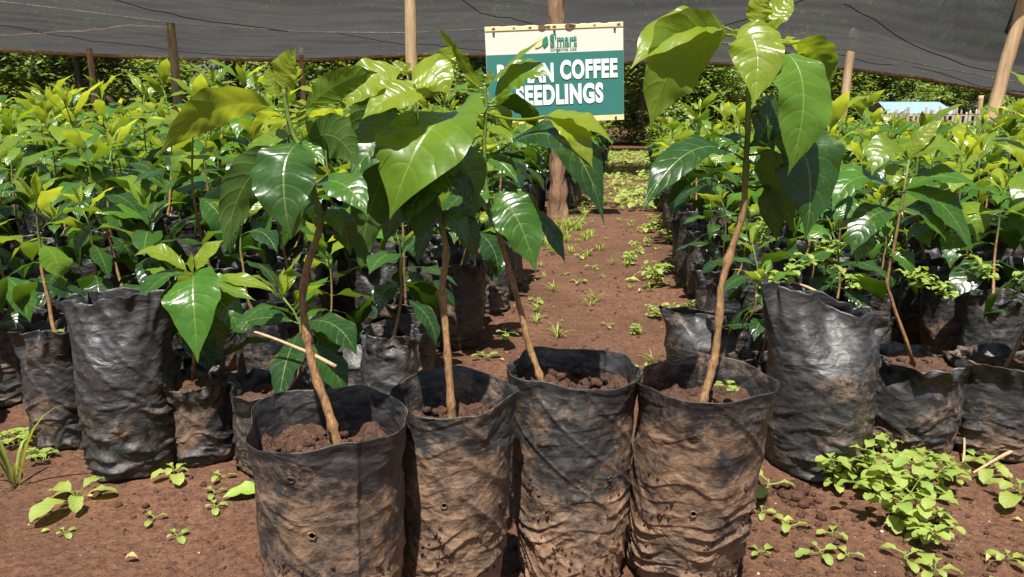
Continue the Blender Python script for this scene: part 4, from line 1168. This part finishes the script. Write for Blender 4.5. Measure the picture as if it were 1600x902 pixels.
for k in range(34):
    c_y = rw.uniform(1.5, 3.9); x = right_edge(c_y) + rw.gauss(-.04, .07)
    root, kids = W['ros'][rw.randrange(3)] if rw.random() < .6 else W['bus'][rw.randrange(3)]
    o = copy_thing(root, kids); o.location = (x, c_y, gh(x, c_y)); o.rotation_euler = (0, 0, rw.uniform(0, 6)); s = rw.uniform(.45, 1.35); o.scale = (s, s, s)
    tag(o, 'leafy green weed along the right edge of the path', 'weed', 'weeds lining the right path edge')
mb = MB()
src = [W['tuf'][i][0] for i in range(3)]
def raw(o):
    m_ = MB(); m_.v = [tuple(v.co) for v in o.data.vertices]; m_.f = [tuple(p.vertices) for p in o.data.polygons]; m_.uv = [(0.3, .5)] * len(m_.v); m_.a = [(rw.uniform(.3, .8), .5, 0)] * len(m_.v); return m_
rs = [raw(W['spr'][i][1][1][0]) for i in range(2)] + [raw(W['ros'][1][1][1][0])]
for k in range(520):
    y = rw.uniform(4.3, 13); a = rw.random(); x = left_edge(y) + (right_edge(y) - left_edge(y)) * (a if rw.random() < .3 else (a ** 3 if rw.random() < .45 else 1 - a ** 3))
    bulk(mb, rw.choice(rs), x, y, -.005, rw.uniform(0, 6), rw.uniform(1.2, 3.4))
tag(mb.build('path_ground_cover', M['weed']), 'low green ground cover on the far stretch of path', 'ground cover', kind='stuff')

# light green low sprouts among the front bags of the right block
for (px, py, Y) in ((1190, 385, 1.45), (1225, 440, 1.3), (1290, 420, 1.4), (1330, 455, 1.3), (1440, 455, 1.3), (1545, 440, 1.35), (1200, 470, 1.2), (1480, 470, 1.2), (1580, 470, 1.2)):
    weed('bus', rw.randrange(3), px, py, 'bright low weed sprouting between bags of the right block', 'bright weeds between the right block bags', rw.uniform(.8, 1.1), Y=Y)

# twigs, fallen leaves
def twig(p0, p1, r, label, mid=None, Ya=None):
    mb = MB(); mid = mid or (Vector(p0) + Vector(p1)) / 2 + Vector((.004, 0, .006)); o0 = Vector(p0)
    mb.tube([bez(Vector(p0), Vector(mid), Vector(p1), t / 8) - o0 for t in range(9)], [r * (1 - .5 * t / 8) for t in range(9)], 7, (0, 0, 0), True, .3)
    tag(mb.build('twig', M['twig'], None, o0), label, 'twig')
twig(pt(525, 573, .93), pt(385, 515, .98), .0030, 'pale dry twig lying across the bags left of the leftmost big seedling')
twig(gp(1590, 712) + Vector((0, 0, .012)), gp(1520, 745) + Vector((0, 0, .006)), .0032, 'dry pale twig on the soil at the right edge')
twig(gp(1505, 725), gp(1500, 690) + Vector((0, 0, .03)), .002, 'short broken twig leaning at the foot of the right edge bag')
twig(pt(1290, 465, 1.2), pt(1232, 440, 1.25), .003, 'bare brown twig poking out above the diagonally folded bag')
twig(gp(905, 868), gp(925, 875), .0012, 'tiny straw on the soil below the third big bag')
def fallen(px, py, L, ang, age, label, dry=False):
    c = gp(px, py); z = gh(c.x, c.y) + .005; mb = MB(); d = Vector((math.cos(ang), math.sin(ang), 0)) * L
    add_leaf(mb, Vector((0, 0, 0)) - d * .5, Vector((0, 0, .012)), d * .5, L * .42, Vector((.1, -.2, 1)), age, 10, 4, .25, .2, .3)
    o = mb.build('fallen_leaf', M['dryleaf'] if dry else M['yleaf'], None, (c.x, c.y, z)); tag(o, label, 'leaf')
fallen(1232, 817, .018, .2, .8, 'small pale green fallen leaf right of the rightmost big bag')
fallen(385, 772, .06, .35, .1, 'green fallen leaf lying at the foot of the leftmost big bag')
fallen(988, 437, .05, -.3, .5, 'yellowish fallen leaf on the path right of the third seedling')
fallen(990, 573, .035, 2.1, .9, 'pale green blade leaning at the gap behind the third and fourth big bags')
fallen(205, 868, .015, .1, .2, 'dry tan leaf scrap on bare soil at lower left', True)
fallen(1462, 842, .014, 2.6, .2, 'dry pale leaf scrap right below the bright weed clump', True)
fallen(1545, 870, .012, .6, .2, 'brown dry leaf scrap near the lower right corner', True)
fallen(1000, 455, .02, 1.0, .2, 'curled brown dry leaf on the path', True)

for i in range(46):
    y = rw.uniform(.55, 3.4) if i % 3 else rw.uniform(.5, .95); x = rw.uniform(-.7, .8) * (.5 + y * .6)
    if not free_soil(x, y): continue
    mb = MB(); a = rw.uniform(0, 6.28); L = rw.uniform(.006, .016); d = Vector((math.cos(a), math.sin(a), 0)) * L
    add_leaf(mb, -d * .5, Vector((0, 0, L * .3)), d * .5, L * rw.uniform(.25, .6), Vector((.1, -.2, 1)), rw.random(), 6, 4, .25, .3, rw.random())
    o = mb.build('leaf_scrap', M['dryleaf'] if i % 4 else M['yleaf'], None, (x, y, gh(x, y) + .003))
    tag(o, 'tiny dry leaf scrap lying on bare red soil', 'leaf', 'leaf scraps strewn on the soil')

# ---------------------------------------------------------------- fence, house, trees
FY = 17.0; mb = MB(); rf = random.Random(9)
fr = empty('stake_fence', (4.3, FY, 0)); tag(fr, 'rough grey fence of close-set wooden stakes in front of the blue-roofed shed', 'fence')
x = 3.7; n_st = 0
while x < 14:
    hgt = rf.uniform(.64, .80); r = rf.uniform(.028, .045); dx = rf.uniform(-.03, .03)
    s_mb = MB(); s_mb.tube([Vector((x, rf.uniform(-.03, .03), -.1)), Vector((x + dx * .5, 0, hgt * .6)), Vector((x + dx, 0, hgt)), Vector((x + dx, 0, hgt + .05))], [r, r, r * .8, r * .25], 6, (0, 0, 0), True, .1)
    if n_st < 98: s_mb.build('stake', M['stake'], fr)
    else:
        mb.add(s_mb.v, s_mb.f)
    n_st += 1; x += rf.uniform(.085, .11)
if mb.v:
    o = mb.build('stakes_far', M['stake'], fr); o['kind'] = 'stuff'; o.name = 'stake_row'
for z in (.3, .6):
    mb = MB(); mb.tube([Vector((3.7, .06, z)), Vector((8, .05, z + .03)), Vector((14, .06, z))], .03, 6); mb.build('rail', M['stake'], fr)
# shed
hx, hy = pt(1418, 180, 60).x, 60
hs = empty('shed', (hx, hy, .35)); hs.location.z = 0; tag(hs, 'low shed with a pale blue sheet roof behind the stake fence', 'shed')
mb = MB(); mb.box((0, 0, .45), (2.2, 1.6, .45)); mb.build('wall', M['housewall'], hs, smooth=False)
mb = MB(); ez, rz_ = 0.95, 1.95
vs = []
for y_, z_ in ((-2.6, ez), (0, rz_), (2.6, ez)):
    for k in range(61):
        xx = -2.6 + k * 5.2 / 60; q = .9 if y_ == 0 else 1
        vs.append(Vector((xx * q, y_, z_ + (.02 if k % 2 else 0))))
mb.add(vs, [(r_ * 61 + k, r_ * 61 + k + 1, (r_ + 1) * 61 + k + 1, (r_ + 1) * 61 + k) for r_ in range(2) for k in range(60)])
mb.add([v - Vector((0, 0, .05)) for v in vs], [(r_ * 61 + k, (r_ + 1) * 61 + k, (r_ + 1) * 61 + k + 1, r_ * 61 + k + 1) for r_ in range(2) for k in range(60)])
mb.build('roof', M['roof'], hs, smooth=False)
mb = MB(); mb.box((.6, -1.61, .42), (.4, .02, .42)); mb.build('door', M['stake'], hs, smooth=False)

def tree_proto(i, H, RX, ntuft, kind):
    rng = random.Random(500 + i); root = empty('broadleaf_tree'); tr = MB(); cr = MB()
    trunk_h = H * (.55 if kind else .4)
    P = [Vector((.15 * N1(t * 3, i, 1) * H * .2, .1 * N1(t * 3, i, 5), H * .9 * t)) for t in np.linspace(0, 1, 9)]
    tr.tube(P, [H * .028 * (1 - .8 * k / 8) for k in range(9)], 8, (0, 0, 0), True, .1)
    ends = []
    for k in range(16):
        t = rng.uniform(.12 if not kind else .35, .95); b = P[int(t * 8)]; a = rng.uniform(0, 6.28)
        L = RX * rng.uniform(.5, 1.05) * (1.15 - .55 * t); e = b + Vector((math.cos(a) * L, math.sin(a) * L, rng.uniform(.0, .35) * L))
        tr.tube([b, b.lerp(e, .5) + Vector((0, 0, .1 * L)), e], [H * .009, H * .006, H * .003], 5)
        ends.append(e); ends.append(b.lerp(e, .6))
    for k in range(ntuft):
        c = rng.choice(ends) + Vector((rng.gauss(0, .26) * RX * .6, rng.gauss(0, .26) * RX * .6, rng.gauss(0, .22) * RX * .6))
        if c.z < .1: c.z = rng.uniform(.1, .6)
        base = min(1, max(0, rng.gauss(.4, .22)))
        for q in range(11):
            p = c + Vector((rng.gauss(0, .085), rng.gauss(0, .085), rng.gauss(0, .06))); a = rng.uniform(0, 6.28); l = rng.uniform(.09, .17)
            d = Vector((math.cos(a), math.sin(a), rng.uniform(-.7, .3))) * l
            add_leaf(cr, p, p + d * .5 + Vector((0, 0, .01)), p + d, l * .42, Vector((rng.uniform(-1, 1), rng.uniform(-1, 1), 1)), min(1, max(0, base + rng.uniform(-.15, .15))), 2, 2, .1, 0, .5)
    a = tr.build('trunk', M['bark'], root); b = cr.build('crown', M['treeleaf'], root)
    return root, [(a, []), (b, [])]
TP = [tree_proto(0, 3.4, 1.7, 1300, 0), tree_proto(1, 4.0, 1.8, 1400, 0), tree_proto(2, 7.5, 2.2, 1000, 1)]
rt = random.Random(4)
def tree(i, x, y, s, label, grp):
    root, kids = TP[i]; key = ('tree', i)
    o = root if key not in used else copy_thing(root, kids); used.add(key)
    o.location = (x, y, -.05); o.rotation_euler = (0, 0, rt.uniform(0, 6.28)); o.scale = (s, s, s * rt.uniform(.9, 1.1)); tag(o, label, 'tree', grp)
for k, x in enumerate(np.arange(-14.5, 5.4, 1.6)):
    tree(rt.choice([0, 1]), x + rt.uniform(-.4, .4), 17.5 + rt.uniform(-.8, 1.6), rt.uniform(.85, 1.15), 'dense dark green tree standing just behind the left side net', 'trees behind the left side net')
for k, x in enumerate(np.arange(-17, 8, 2.4)):
    tree(rt.choice([1, 2]), x + rt.uniform(-.6, .6), 22 + rt.uniform(-.8, 2), rt.uniform(1.1, 1.4), 'taller tree in the second rank behind the left trees', 'second rank of trees at left')
tree(0, 6.5, 21, .8, 'sunlit low tree right behind the rightmost big seedling', None)
tree(1, 8.2, 26, 1.0, 'sunlit round tree left of the blue-roofed shed', None)
tree(1, 17.2, 27, .9, 'sunlit tree right of the shed behind the stake fence', None)
for k, x in enumerate(np.arange(6, 62, 4.6)):
    tree(rt.choice([1, 2]), x + rt.uniform(-1.4, 1.4), 66 + rt.uniform(-2, 10), rt.uniform(2.0, 2.7), 'tall hazy distant tree beyond the shed at right', 'distant trees beyond the shed')
for k, x in enumerate(np.arange(8, 60, 3.2)):
    tree(rt.choice([0, 1]), x + rt.uniform(-1, 1), 72 + rt.uniform(-2, 6), rt.uniform(1.8, 2.4), 'low dark tree filling the gap under the distant tall trees', 'low distant trees at right')
for k, x in enumerate(np.arange(-4, 70, 6.5)):
    tree(2, x, 82 + rt.uniform(-2, 6), rt.uniform(2.4, 3.0), 'tall dark tree in the farthest rank at right', 'farthest rank of trees')
